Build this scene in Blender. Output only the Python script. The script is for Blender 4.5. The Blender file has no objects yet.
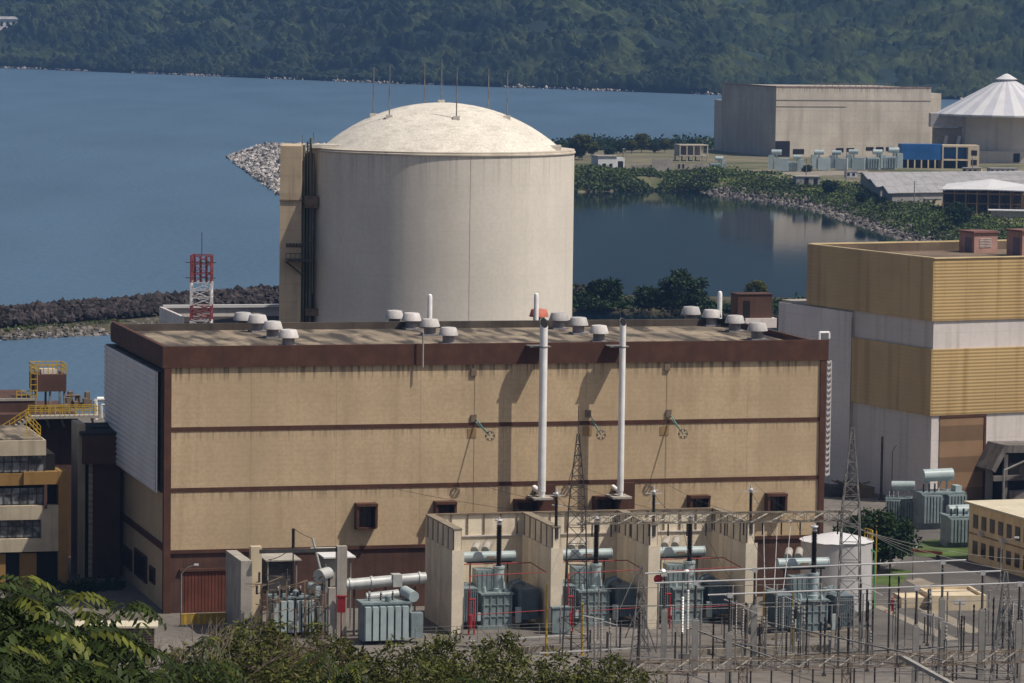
import bpy, bmesh, math, random
import numpy as np
from mathutils import Vector
R = math.radians
rnd = random.Random(11)
nrs = np.random.RandomState(5)
scene = bpy.context.scene
COL = scene.collection

# ------------------------------------------------------------------ camera and survey helpers
F, H, ROLL, HY = 3900.0, 68.0, 0.013, 10.0
TH = math.atan(((341.5 - HY) * math.cos(ROLL)) / F)
CT, ST = math.cos(TH), math.sin(TH)


def ray(u, v):
    dx, dy = u - 512, v - 341.5
    a = dx * math.cos(ROLL) + dy * math.sin(ROLL)
    b = -dx * math.sin(ROLL) + dy * math.cos(ROLL)
    return Vector((a, F * CT - b * ST, -F * ST - b * CT))


def ZP(u, v, z=0.0):                     # where a sight line meets a level plane
    d = ray(u, v); t = (z - H) / d.z
    return Vector((d.x * t, d.y * t, z))


def YP(u, v, y):                         # where it meets an upright plane at distance y
    d = ray(u, v); t = y / d.y
    return Vector((d.x * t, y, H + d.z * t))


class Fr:                                # a building's own axes
    def __init__(s, x, y, deg):
        s.x, s.y, s.a = x, y, R(deg)
        s.c, s.s = math.cos(s.a), math.sin(s.a)

    def loc(s, p):
        dx, dy = p[0] - s.x, p[1] - s.y
        return Vector((dx * s.c + dy * s.s, -dx * s.s + dy * s.c, p[2]))

    def wld(s, x, y, z=0.0):
        return Vector((s.x + x * s.c - y * s.s, s.y + x * s.s + y * s.c, z))

    def fy(s, u, v, ly=0.0):             # local x, z on the plane local y = ly
        d = ray(u, v); n = (-s.s, s.c)
        t = (ly + s.x * n[0] + s.y * n[1]) / (d.x * n[0] + d.y * n[1])
        p = s.loc((d.x * t, d.y * t, H + d.z * t)); return p.x, p.z

    def fx(s, u, v, lx=0.0):
        d = ray(u, v); n = (s.c, s.s)
        t = (lx + s.x * n[0] + s.y * n[1]) / (d.x * n[0] + d.y * n[1])
        p = s.loc((d.x * t, d.y * t, H + d.z * t)); return p.y, p.z

    def fz(s, u, v, z=0.0):
        p = s.loc(ZP(u, v, z)); return p.x, p.y


# ------------------------------------------------------------------ mesh builder
class MB:
    def __init__(s):
        s.v, s.f = [], []

    def add(s, vs, fs):
        n = len(s.v); s.v += [tuple(p) for p in vs]; s.f += [tuple(i + n for i in f) for f in fs]
        return s

    def box(s, x0, y0, z0, x1, y1, z1):
        return s.add([(x0, y0, z0), (x1, y0, z0), (x1, y1, z0), (x0, y1, z0), (x0, y0, z1), (x1, y0, z1), (x1, y1, z1), (x0, y1, z1)],
                     [(0, 3, 2, 1), (4, 5, 6, 7), (0, 1, 5, 4), (1, 2, 6, 5), (2, 3, 7, 6), (3, 0, 4, 7)])

    def bar(s, p, q, w, h=None, up=(0, 0, 1)):
        p, q = Vector(p), Vector(q); h = h or w
        d = (q - p)
        if d.length < 1e-6: return s
        d.normalize(); u = Vector(up)
        if abs(d.dot(u)) > .98: u = Vector((1, 0, 0))
        a = d.cross(u).normalized() * w / 2; b = a.cross(d).normalized() * h / 2
        vs = [p - a - b, p + a - b, p + a + b, p - a + b, q - a - b, q + a - b, q + a + b, q - a + b]
        return s.add(vs, [(0, 3, 2, 1), (4, 5, 6, 7), (0, 1, 5, 4), (1, 2, 6, 5), (2, 3, 7, 6), (3, 0, 4, 7)])

    def tube(s, p, q, r, r2=None, n=10, cap=True):
        p, q = Vector(p), Vector(q); r2 = r if r2 is None else r2
        d = (q - p).normalized()
        u = Vector((0, 0, 1)) if abs(d.z) < .9 else Vector((1, 0, 0))
        a = d.cross(u).normalized(); b = a.cross(d)
        vs = []
        for c, rr in ((p, r), (q, r2)):
            for i in range(n):
                t = 2 * math.pi * i / n
                vs.append(c + a * math.cos(t) * rr + b * math.sin(t) * rr)
        fs = [(i, i + n, (i + 1) % n + n, (i + 1) % n) for i in range(n)]
        if cap: fs += [tuple(range(n)), tuple(range(2 * n - 1, n - 1, -1))]
        return s.add(vs, fs)

    def path(s, pts, r, n=8):
        for i in range(len(pts) - 1): s.tube(pts[i], pts[i + 1], r, n=n)
        return s

    def lathe(s, prof, c=(0, 0, 0), n=16, capb=True, capt=True):
        cx, cy, cz = c; vs = []
        for r, z in prof:
            for i in range(n):
                t = 2 * math.pi * i / n
                vs.append((cx + r * math.cos(t), cy + r * math.sin(t), cz + z))
        fs = []
        for k in range(len(prof) - 1):
            for i in range(n):
                j = (i + 1) % n
                fs.append((k * n + i, k * n + j, (k + 1) * n + j, (k + 1) * n + i))
        if capb: fs.append(tuple(range(n - 1, -1, -1)))
        if capt: fs.append(tuple(range((len(prof) - 1) * n, len(prof) * n)))
        return s.add(vs, fs)

    def prism(s, poly, z0, z1):
        n = len(poly)
        vs = [(x, y, z0) for x, y in poly] + [(x, y, z1) for x, y in poly]
        fs = [tuple(range(n - 1, -1, -1)), tuple(range(n, 2 * n))] + [(i, (i + 1) % n, (i + 1) % n + n, i + n) for i in range(n)]
        return s.add(vs, fs)

    def xprism(s, prof, x0, x1):          # profile in y,z pushed along x
        n = len(prof)
        vs = [(x0, y, z) for y, z in prof] + [(x1, y, z) for y, z in prof]
        fs = [tuple(range(n)), tuple(range(2 * n - 1, n - 1, -1))] + [(i, i + n, (i + 1) % n + n, (i + 1) % n) for i in range(n)]
        return s.add(vs, fs)

    def yprism(s, prof, y0, y1):
        n = len(prof)
        vs = [(x, y0, z) for x, z in prof] + [(x, y1, z) for x, z in prof]
        fs = [tuple(range(n)), tuple(range(2 * n - 1, n - 1, -1))] + [(i, i + n, (i + 1) % n + n, (i + 1) % n) for i in range(n)]
        return s.add(vs, fs)

    def corr_y(s, x0, x1, y, z0, z1, per=.5, amp=.1):     # ribbed sheet facing -y, ribs level
        n = max(1, int(round((z1 - z0) / per))); p = (z1 - z0) / n; prof = []
        for i in range(n):
            b = z0 + i * p
            prof += [(y, b), (y, b + .35 * p), (y - amp, b + .5 * p), (y - amp, b + .85 * p)]
        prof.append((y, z1)); back = y + .15
        vs = []
        for yy, z in prof: vs += [(x0, yy, z), (x1, yy, z)]
        fs = [(2 * i, 2 * i + 1, 2 * i + 3, 2 * i + 2) for i in range(len(prof) - 1)]
        s.add(vs, fs)
        return s.box(x0, y + .002, z0, x1, back, z1)

    def corr_x(s, x, y0, y1, z0, z1, per=.5, amp=.1):     # the same facing -x
        n = max(1, int(round((z1 - z0) / per))); p = (z1 - z0) / n; prof = []
        for i in range(n):
            b = z0 + i * p
            prof += [(x, b), (x, b + .35 * p), (x - amp, b + .5 * p), (x - amp, b + .85 * p)]
        prof.append((x, z1))
        vs = []
        for xx, z in prof: vs += [(xx, y1, z), (xx, y0, z)]
        fs = [(2 * i, 2 * i + 1, 2 * i + 3, 2 * i + 2) for i in range(len(prof) - 1)]
        s.add(vs, fs)
        return s.box(x + .002, y0, z0, x + .15, y1, z1)

    def lattice(s, p0, p1, w0, w1, n, r, up=(0, 1, 0), d0=None, d1=None, rb=None):
        p0, p1 = Vector(p0), Vector(p1); d = (p1 - p0).normalized()
        a = d.cross(Vector(up)).normalized(); b = a.cross(d).normalized(); rb = rb or r * .6
        d0 = d0 or w0; d1 = d1 or w1
        def ring(t):
            c = p0.lerp(p1, t); w = (w0 + (w1 - w0) * t) / 2; dd = (d0 + (d1 - d0) * t) / 2
            return [c - a * w - b * dd, c + a * w - b * dd, c + a * w + b * dd, c - a * w + b * dd]
        rings = [ring(i / n) for i in range(n + 1)]
        for k in range(4): s.bar(rings[0][k], rings[-1][k], r)
        for i in range(n):
            for k in range(4):
                j = (k + 1) % 4
                if (i + k) % 2: s.bar(rings[i][k], rings[i + 1][j], rb)
                else: s.bar(rings[i][j], rings[i + 1][k], rb)
                s.bar(rings[i + 1][k], rings[i + 1][j], rb)
        return s

    def wire(s, p, q, sag, r, n=12):
        p, q = Vector(p), Vector(q); pts = []
        for i in range(n + 1):
            t = i / n; c = p.lerp(q, t); c.z -= sag * 4 * t * (1 - t); pts.append(c)
        return s.path(pts, r, 4)

    def build(s, name, mat, parent=None, smooth=True):
        me = bpy.data.meshes.new(name); me.from_pydata(s.v, [], s.f); me.update()
        return link(name, me, mat, parent, smooth)


def link(name, me, mat, parent=None, smooth=True):
    for m in (mat if isinstance(mat, (list, tuple)) else [mat]): me.materials.append(m)
    if smooth:
        me.shade_smooth(); me.set_sharp_from_angle(angle=R(32))
    else: me.shade_flat()
    o = bpy.data.objects.new(name, me); COL.objects.link(o)
    if parent is not None: o.parent = parent
    return o


def tag(o, label=None, cat=None, group=None, kind=None):
    if label: o['label'] = label
    if cat: o['category'] = cat
    if group: o['group'] = group
    if kind: o['kind'] = kind
    return o


def thing(name, label, cat, loc=(0, 0, 0), rz=0.0, group=None):
    o = bpy.data.objects.new(name, None); COL.objects.link(o)
    o.location = loc; o.rotation_euler = (0, 0, rz); o.empty_display_size = .5
    return tag(o, label, cat, group)


def dup(root, loc, rz=None, label=None, group=None, scale=None):
    r = root.copy(); COL.objects.link(r); r.location = loc
    if rz is not None: r.rotation_euler = (0, 0, rz)
    if scale is not None: r.scale = (scale,) * 3 if not isinstance(scale, tuple) else scale
    if label: r['label'] = label
    if group: r['group'] = group
    for ch in root.children:
        c = ch.copy(); COL.objects.link(c); c.parent = r
        for g in ch.children:
            d = g.copy(); COL.objects.link(d); d.parent = c
    return r


# ------------------------------------------------------------------ materials
def mat(name, c, rough=.75, var=.12, scale=.35, streak=0, scol=None, sscale=(1.3, 1.3, .06), top=None, hl=None, vl=None,
        metal=0, bump=0, bscale=6, orand=0, island=0, blot=0, bcol=None, bls=.12, spec=.3, grain=.0, coord='Object', trans=0, vx=0, sth=(.5, .74), bth=(.5, .68)):
    m = bpy.data.materials.new(name); m.use_nodes = True
    nt = m.node_tree; N = nt.nodes; L = nt.links
    bs = N['Principled BSDF']
    bs.inputs['Roughness'].default_value = rough; bs.inputs['Metallic'].default_value = metal
    bs.inputs['Specular IOR Level'].default_value = spec
    tc = N.new('ShaderNodeTexCoord')
    co = tc.outputs['Object']
    if coord == 'World':
        geo = N.new('ShaderNodeNewGeometry'); co = geo.outputs['Position']

    def noise(sc, vec=None, detail=4, mp=None):
        n = N.new('ShaderNodeTexNoise'); n.inputs['Scale'].default_value = sc; n.inputs['Detail'].default_value = detail
        src = co
        if mp:
            mm = N.new('ShaderNodeMapping'); mm.inputs['Scale'].default_value = mp; L.new(co, mm.inputs['Vector']); src = mm.outputs['Vector']
        L.new(src, n.inputs['Vector']); return n.outputs['Fac']

    def math_(op, a, b=None, clamp=False):
        n = N.new('ShaderNodeMath'); n.operation = op; n.use_clamp = clamp
        for i, x in enumerate((a, b)):
            if x is None: continue
            if isinstance(x, (int, float)): n.inputs[i].default_value = x
            else: L.new(x, n.inputs[i])
        return n.outputs[0]

    def rng(x, a, b, c0=0., c1=1.):
        n = N.new('ShaderNodeMapRange'); n.interpolation_type = 'SMOOTHSTEP'
        L.new(x, n.inputs['Value'])
        for k, vv in zip(('From Min', 'From Max', 'To Min', 'To Max'), (a, b, c0, c1)): n.inputs[k].default_value = vv
        return n.outputs['Result']

    def mix(fac, a, b, typ='MIX'):
        n = N.new('ShaderNodeMix'); n.data_type = 'RGBA'; n.blend_type = typ
        if isinstance(fac, (int, float)): n.inputs[0].default_value = fac
        else: L.new(fac, n.inputs[0])
        for i, x in ((6, a), (7, b)):
            if isinstance(x, tuple): n.inputs[i].default_value = (*x[:3], 1)
            else: L.new(x, n.inputs[i])
        return n.outputs[2]

    lo = tuple(x * (1 - var) for x in c); hi = tuple(min(1, x * (1 + var)) for x in c)
    col = mix(rng(noise(scale), .3, .7), lo, hi)
    if grain: col = mix(rng(noise(scale * 14, detail=2), .35, .65, 0, grain), col, tuple(x * .45 for x in c))
    if blot: col = mix(rng(noise(bls, detail=6), bth[0], bth[1], 0, blot), col, bcol or tuple(x * .5 for x in c))
    if streak: col = mix(rng(noise(1.0, detail=5, mp=sscale), sth[0], sth[1], 0, streak), col, scol or tuple(x * .45 for x in c))
    if vx: col = mix(rng(noise(1.0, detail=3, mp=(.16, .16, .01)), .42, .62, 0, vx), col, tuple(x * .72 for x in c))
    sep = None
    if top or hl or vl:
        sep = N.new('ShaderNodeSeparateXYZ'); L.new(co, sep.inputs[0])
    if top:                                # weathering runs under each ledge in the list
        for z, h, amt, tcx in top:
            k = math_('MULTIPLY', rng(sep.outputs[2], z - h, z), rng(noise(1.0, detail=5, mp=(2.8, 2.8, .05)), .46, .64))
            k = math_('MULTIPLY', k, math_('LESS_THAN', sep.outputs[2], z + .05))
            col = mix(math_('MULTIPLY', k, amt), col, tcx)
    for spec_, ax in ((hl, 2), (vl, 0)):
        if spec_:
            per, w, dark = spec_
            fr = math_('FRACT', math_('DIVIDE', sep.outputs[ax], per))
            col = mix(math_('MULTIPLY', math_('LESS_THAN', fr, w), dark), col, tuple(x * .35 for x in c))
    if island:
        g = N.new('ShaderNodeNewGeometry'); k = g.outputs['Random Per Island']
        col = mix(k, mix(1.0, col, (1 - island,) * 3, 'MULTIPLY'), mix(1.0, col, (1 + island,) * 3, 'MULTIPLY'))
    if orand:
        oi = N.new('ShaderNodeObjectInfo'); k = oi.outputs['Random']
        col = mix(k, mix(1.0, col, (1 - orand,) * 3, 'MULTIPLY'), mix(1.0, col, (1 + orand * .4, 1 + orand * .3, 1 + orand * .2), 'MULTIPLY'))
    L.new(col, bs.inputs['Base Color'])
    if bump:
        b = N.new('ShaderNodeBump'); b.inputs['Strength'].default_value = bump; b.inputs['Distance'].default_value = .05
        L.new(noise(bscale, detail=3), b.inputs['Height']); L.new(b.outputs['Normal'], bs.inputs['Normal'])
    if trans:
        tr = N.new('ShaderNodeBsdfTranslucent'); L.new(col, tr.inputs['Color'])
        ms = N.new('ShaderNodeMixShader'); ms.inputs[0].default_value = trans
        L.new(bs.outputs[0], ms.inputs[1]); L.new(tr.outputs[0], ms.inputs[2])
        L.new(ms.outputs[0], N['Material Output'].inputs['Surface'])
    return m


BLK = (.03, .022, .018)
M = {}
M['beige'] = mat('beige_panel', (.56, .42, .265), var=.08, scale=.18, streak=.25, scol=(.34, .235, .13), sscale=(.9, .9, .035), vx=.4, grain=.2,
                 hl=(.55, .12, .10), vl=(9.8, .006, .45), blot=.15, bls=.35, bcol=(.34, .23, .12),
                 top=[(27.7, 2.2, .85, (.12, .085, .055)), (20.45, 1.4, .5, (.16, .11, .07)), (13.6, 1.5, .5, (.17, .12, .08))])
M['brown'] = mat('brown_trim', (.085, .036, .022), var=.2, scale=.5, streak=.5, scol=(.045, .022, .017), grain=.2)
M['plinth'] = mat('brown_plinth', (.085, .043, .031), var=.2, scale=.4, streak=.5, scol=(.05, .027, .02), vl=(1.1, .05, .5))
M['roof'] = mat('roof_gravel', (.30, .24, .175), rough=.95, var=.2, scale=.12, streak=.95, scol=(.05, .042, .036), sscale=(.5, .1, 1), sth=(.44, .62), bth=(.45, .6), grain=.4, blot=.7, bls=.13, bcol=(.10, .083, .068), vl=(4.9, .02, .5))
M['white_clad'] = mat('white_cladding', (.74, .70, .69), rough=.5, var=.05, scale=.3, streak=.2, hl=(.62, .16, .3))
M['white'] = mat('white_paint', (.80, .79, .78), rough=.45, var=.08, scale=.8, streak=.3, scol=(.35, .32, .30))
M['vent_white'] = mat('vent_white', (.54, .52, .52), rough=.5, orand=.3, var=.1, scale=1.2, streak=.35, scol=(.3, .26, .24), sscale=(3, 3, .5))
M['vent_grey'] = mat('vent_grey', (.23, .215, .22), rough=.6, var=.2, scale=1.2, streak=.4)
M['vent_red'] = mat('vent_red', (.5, .15, .1), rough=.6, var=.15, scale=1.2)
M['red_door'] = mat('red_brown_door', (.13, .040, .022), rough=.7, var=.2, scale=.6, streak=.4)
M['yellow'] = mat('yellow_paint', (.46, .30, .035), rough=.55, var=.15, scale=1.5, streak=.3)
M['glass'] = mat('dark_glass', (.012, .013, .016), rough=.15, var=.3, spec=.5)
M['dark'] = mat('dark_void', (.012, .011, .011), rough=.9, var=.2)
M['conc'] = mat('containment_concrete', (.72, .665, .585), rough=.85, var=.05, scale=.15, streak=.4, scol=(.52, .475, .41), sscale=(.7, .7, .02), vx=.2, grain=.12,
                top=[(49.0, 7, .5, (.46, .42, .37))], hl=(3.0, .02, .12), blot=.15, bls=.06, bcol=(.56, .51, .44))
M['dome'] = mat('dome_concrete', (.70, .65, .57), rough=.85, var=.08, scale=.3, grain=.3, blot=.35, bls=3.0, bcol=(.36, .32, .28), sth=(.5, .7), streak=.35, sscale=(.5, .5, 3), scol=(.3, .27, .24))
M['butt'] = mat('buttress_concrete', (.50, .40, .28), rough=.85, var=.08, scale=.2, streak=.4, hl=(2.4, .03, .3), blot=.4, bls=.3)
M['bay'] = mat('bay_concrete', (.76, .665, .52), rough=.85, var=.1, scale=.25, streak=.45, scol=(.36, .30, .22), sscale=(1.2, 1.2, .07), blot=.3, bls=.3, grain=.15)
M['grey_conc'] = mat('grey_concrete', (.36, .33, .29), rough=.9, var=.15, scale=.5, streak=.5, sscale=(2, 2, .15), grain=.2)
M['pillar'] = mat('pillar_concrete', (.30, .285, .26), rough=.9, var=.15, scale=.8, streak=.5, sscale=(3, 3, .2))
M['a3_conc'] = mat('raw_concrete', (.60, .535, .45), rough=.9, var=.12, scale=.06, streak=.55, scol=(.33, .29, .25), sscale=(.25, .25, .03), vx=.3, grain=.15,
                   hl=(5.5, .03, .35), vl=(5.8, .02, .3), blot=.45, bls=.05, bcol=(.42, .355, .29), top=[(33, 3.5, .8, (.2, .15, .13))])
M['steel'] = mat('galvanised_steel', (.20, .19, .18), rough=.6, var=.25, scale=1.0)
M['steel_dark'] = mat('dark_steel', (.055, .05, .047), rough=.65, var=.3, scale=1.0)
M['rust'] = mat('rusty_steel', (.19, .14, .10), rough=.8, var=.3, scale=1.5, blot=.5, bls=1.5)
M['alu'] = mat('aluminium_tube', (.62, .61, .60), rough=.4, var=.1, metal=.3)
M['porc'] = mat('black_porcelain', (.018, .014, .013), rough=.3, var=.3)
M['xfmr'] = mat('transformer_grey', (.20, .25, .262), rough=.5, var=.15, scale=.9, streak=.6, blot=.35, bls=1.2, bcol=(.12, .13, .125), scol=(.1, .11, .11), sscale=(2.5, 2.5, .2))
M['xfmr_dark'] = mat('radiator_grey', (.15, .195, .215), rough=.55, var=.15, scale=.9, streak=.35, sscale=(2.5, 2.5, .2))
M['xfmr_lt'] = mat('conservator_grey', (.36, .43, .44), rough=.4, var=.08, scale=.9, streak=.2)
M['duct'] = mat('grey_duct', (.48, .49, .48), rough=.4, var=.1, scale=.8, streak=.25, metal=.2)
M['red'] = mat('red_pipe_paint', (.30, .02, .025), rough=.55, var=.15)
M['gold'] = mat('gold_cladding', (.46, .32, .15), rough=.5, var=.09, scale=.12, streak=.5, scol=(.27, .165, .06), sscale=(.6, .6, .03), vl=(5.2, .012, .5))
M['wwall'] = mat('white_wall_panel', (.66, .60, .57), rough=.6, var=.08, scale=.12, streak=.55, scol=(.40, .35, .31), sscale=(.8, .8, .03), grain=.1, hl=(3.0, .012, .45), vl=(6, .008, .3))
M['bwall2'] = mat('brown_door_panel', (.26, .16, .09), rough=.7, var=.1, hl=(4.4, .5, .55))
M['pink'] = mat('pink_render', (.40, .235, .20), rough=.8, var=.12, scale=.6, streak=.4)
M['cream_roof'] = mat('cream_roof', (.58, .52, .39), rough=.7, var=.08, scale=.3, streak=.3, vl=(1.0, .05, .25))
M['tan'] = mat('tan_render', (.72, .585, .37), rough=.8, var=.08, scale=.4, streak=.35, vl=(3.2, .015, .4))
M['office'] = mat('office_beige', (.44, .375, .28), rough=.85, var=.1, scale=.4, streak=.45, hl=(.6, .05, .15))
M['ochre'] = mat('ochre_render', (.27, .155, .05), rough=.8, var=.12, scale=.4, streak=.4)
M['office_glass'] = mat('curtained_glass', (.14, .15, .16), rough=.35, var=.7, scale=1.2, sscale=(2.2, 2.2, .1), streak=.85, scol=(.02, .022, .026))
M['service'] = mat('service_brown', (.085, .045, .035), rough=.85, var=.15, scale=.3, streak=.4)
M['black_roof'] = mat('bitumen_roof', (.028, .025, .024), rough=.9, var=.3, scale=.6)
M['grass'] = mat('lawn_grass', (.075, .115, .03), rough=.95, var=.35, scale=.4, coord='World', grain=.4)
M['asphalt'] = mat('asphalt', (.11, .10, .093), rough=.9, var=.2, scale=.15, coord='World', grain=.3, blot=.5, bls=.12)
M['slab'] = mat('pale_concrete_strip', (.26, .225, .18), rough=.9, var=.15, scale=.3, coord='World', grain=.25)
M['bluesheet'] = mat('blue_sheet', (.015, .10, .30), rough=.5, var=.15, scale=.2, vl=(1.6, .08, .4))
M['cream'] = mat('cream_render', (.58, .48, .34), rough=.85, var=.1, scale=.3, streak=.3)
M['shed_roof'] = mat('shed_roof', (.36, .345, .345), rough=.6, vl=(4.0, .12, .35), var=.25, scale=.12, streak=.5, sscale=(.3, .3, 1), blot=.4, bls=.12)
M['tarp'] = mat('white_roof_sheet', (.62, .61, .62), rough=.5, var=.05, scale=.2)
M['tarp2'] = mat('grey_roof_sheet', (.48, .48, .52), rough=.5, var=.05, scale=.2)
M['rock_dk'] = mat('dark_rock', (.034, .027, .027), rough=.95, var=.35, scale=.5, island=.75, bump=.4)
M['rock_lt'] = mat('pale_rock', (.13, .115, .105), rough=.95, var=.3, scale=.5, island=.7, bump=.4)
M['bark'] = mat('bark', (.12, .09, .065), rough=.95, var=.3, scale=3, streak=.4)
M['twig'] = mat('dry_twig', (.24, .19, .15), rough=.95, var=.25, scale=3)
M['leaf_dk'] = mat('leaf_dark', (.022, .044, .014), spec=.15, rough=.6, var=.3, scale=.4, island=.5, trans=.2)
M['leaf_mid'] = mat('leaf_mid', (.088, .094, .022), rough=.6, var=.35, scale=.5, island=.7, trans=.3, spec=.15)
M['leaf_frond'] = mat('leaf_frond', (.030, .046, .010), rough=.55, var=.3, scale=.5, island=.6, trans=.3, spec=.15)
M['leaf_yel'] = mat('leaf_yellow', (.12, .135, .022), rough=.5, var=.3, scale=.8, island=.4, trans=.35, spec=.2)  # yellow-green that paints the highlights on the feathery crowns
M['leaf_bank'] = mat('leaf_bank', (.065, .092, .024), rough=.8, var=.35, scale=.05, island=.5, trans=.15, coord='World')
M['soil'] = mat('soil', (.07, .062, .038), rough=.95, var=.3, scale=.2, coord='World', grain=.3)

# ------------------------------------------------------------------ leaves, rocks, trees
def rand_unit(n):
    v = nrs.normal(size=(n, 3)); return v / np.linalg.norm(v, axis=1)[:, None]


def leaf_arrays(P, size, aspect=.5, up=.35, jit=.35):
    """one pointed leaf (a folded diamond) at each point of P"""
    n = len(P)
    d = rand_unit(n); d[:, 2] = d[:, 2] * .7 - .15
    nn = rand_unit(n); nn[:, 2] += up * 2
    d /= np.linalg.norm(d, axis=1)[:, None]
    s = np.cross(d, nn); s /= (np.linalg.norm(s, axis=1)[:, None] + 1e-6)
    l = size * (1 + jit * nrs.uniform(-1, 1, n))[:, None]
    a = P; b = P + d * l * .5 + s * l * aspect * .5; c = P + d * l; e = P + d * l * .5 - s * l * aspect * .5
    V = np.stack([a, b, c, e], 1).reshape(-1, 3)
    Fc = np.arange(4 * n).reshape(-1, 4)
    return V, Fc


def np_mesh(name, V, Fc):
    me = bpy.data.meshes.new(name)
    V = np.asarray(V, np.float32); Fc = np.asarray(Fc, np.int32); k = Fc.shape[1]
    me.vertices.add(len(V)); me.vertices.foreach_set('co', V.ravel())
    me.loops.add(Fc.size); me.loops.foreach_set('vertex_index', Fc.ravel())
    me.polygons.add(len(Fc)); me.polygons.foreach_set('loop_start', np.arange(0, Fc.size, k, dtype=np.int32))
    me.polygons.foreach_set('loop_total', np.full(len(Fc), k, np.int32))
    me.update(calc_edges=True); me.validate()
    return me


def crown_points(h, r, base, nclump, per, flat=.8, seed=0):
    """points clumped through an uneven crown volume"""
    rs = np.random.RandomState(seed); pts = []
    for k in range(nclump):
        d = rs.normal(size=3); d /= np.linalg.norm(d)
        q = rs.uniform(.35, 1.0) ** .6
        c = np.array([d[0] * r * q, d[1] * r * q, base + (h - base) * (.5 + .5 * d[2] * q)])
        cr = r * rs.uniform(.16, .36)
        e = rs.normal(size=(per, 3)); e /= np.linalg.norm(e, axis=1)[:, None]
        e *= (rs.uniform(.2, 1, per) ** .5)[:, None]
        pts.append(c + e * cr * np.array([1, 1, flat]))
    return np.concatenate(pts)


def limbs(mb, h, r, base, seed, n=6, tr=.22):
    rs = random.Random(seed)
    mb.tube((0, 0, -1), (.1, 0, base), tr, tr * .75, 8); mb.tube((.1, 0, base), (0, .1, h * .75), tr * .75, tr * .25, 7)
    for i in range(n):
        a = 2 * math.pi * i / n + rs.uniform(-.4, .4); z0 = base * rs.uniform(.75, 1.3); q = rs.uniform(.45, .8)
        m = Vector((math.cos(a) * r * q * .5, math.sin(a) * r * q * .5, z0 + (h - z0) * .35))
        e = Vector((math.cos(a) * r * q, math.sin(a) * r * q, z0 + (h - z0) * rs.uniform(.5, .8)))
        mb.tube((.05, 0, z0), m, tr * .5, tr * .35, 6); mb.tube(m, e, tr * .35, tr * .12, 5)


def make_tree(name, label, loc, h, r, base, nclump, per, leaf, mt, seed, aspect=.55, group=None, cat='tree', tr=.22, flat=.8):
    t = thing(name, label, cat, loc, 0, group)
    mb = MB(); limbs(mb, h, r, base, seed, tr=tr); mb.build('trunk', M['bark'], t)
    V, Fc = leaf_arrays(crown_points(h, r, base, nclump, per, flat, seed), leaf, aspect)
    link('crown', np_mesh('crown', V, Fc), mt, t, False)
    return t


ICO = None
def ico():
    global ICO
    if ICO is None:
        bm = bmesh.new(); bmesh.ops.create_icosphere(bm, subdivisions=1, radius=1)
        ICO = (np.array([v.co[:] for v in bm.verts]), np.array([[v.index for v in f.verts] for f in bm.faces])); bm.free()
    return ICO


def rocks(P, S):
    V0, F0 = ico(); n = len(P); k = len(V0)
    V = np.repeat(V0[None], n, 0) * (1 + .28 * nrs.normal(size=(n, k, 1)).clip(-1.4, 1.4))
    sc = np.asarray(S)[:, None] * nrs.uniform(.6, 1.25, (n, 3)); V = V * sc[:, None, :]
    a = nrs.uniform(0, 6.28, n); ca, sa = np.cos(a), np.sin(a)
    x = V[..., 0] * ca[:, None] - V[..., 1] * sa[:, None]; y = V[..., 0] * sa[:, None] + V[..., 1] * ca[:, None]
    V = np.stack([x, y, V[..., 2]], -1) + np.asarray(P)[:, None, :]
    Fc = (F0[None] + (np.arange(n) * k)[:, None, None]).reshape(-1, 3)
    return V.reshape(-1, 3), Fc


def along(poly, n):
    p = np.array(poly, float); seg = np.linalg.norm(np.diff(p, axis=0), axis=1); cum = np.r_[0, np.cumsum(seg)]
    t = nrs.uniform(0, cum[-1], n); i = np.clip(np.searchsorted(cum, t) - 1, 0, len(seg) - 1)
    f = ((t - cum[i]) / seg[i])[:, None]
    d = (p[i + 1] - p[i]) / seg[i][:, None]
    return p[i] * (1 - f) + p[i + 1] * f, np.stack([-d[:, 1], d[:, 0]], 1)

# ------------------------------------------------------------------ SETTING: ground, water, hills
def hillz(x, y):
    """the slope the camera stands on"""
    y0 = 330 - max(0.0, min(1.0, (x - 2) / 14.0)) * -12
    z = max(0.0, (y0 - y) * .195)
    return min(z, 62 - max(0, -y) * .05)


gx = np.concatenate([np.arange(-700, -100, 30), np.arange(-100, 101, 4), np.arange(110, 701, 30)])
gy = np.concatenate([np.arange(-80, 380, 6), np.arange(380, 640, 20), [648, 655, 662]])
V = []; Fc = []
for y in gy:
    for x in gx:
        z = hillz(x, y) + (.5 * math.sin(x * .31 + y * .17) + .4 * math.sin(y * .43 - x * .2) if y < 320 else 0)
        if y < 345: z = max(z, -0.02)
        if y >= 655: z = -3.0 if y < 662 else -9.0
        V.append((x, y, z))
W = len(gx)
for j in range(len(gy) - 1):
    for i in range(W - 1): Fc.append((j * W + i, j * W + i + 1, (j + 1) * W + i + 1, (j + 1) * W + i))
M['ground'] = mat('yard_ground', (.165, .147, .132), rough=.95, var=.2, scale=.06, coord='World', grain=.35, blot=.5, bls=.08, bcol=(.11, .09, .07))
tag(link('ground', np_mesh('ground', V, Fc), M['ground']), kind='structure')
hm = bpy.data.materials.new('slope_soil')

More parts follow.
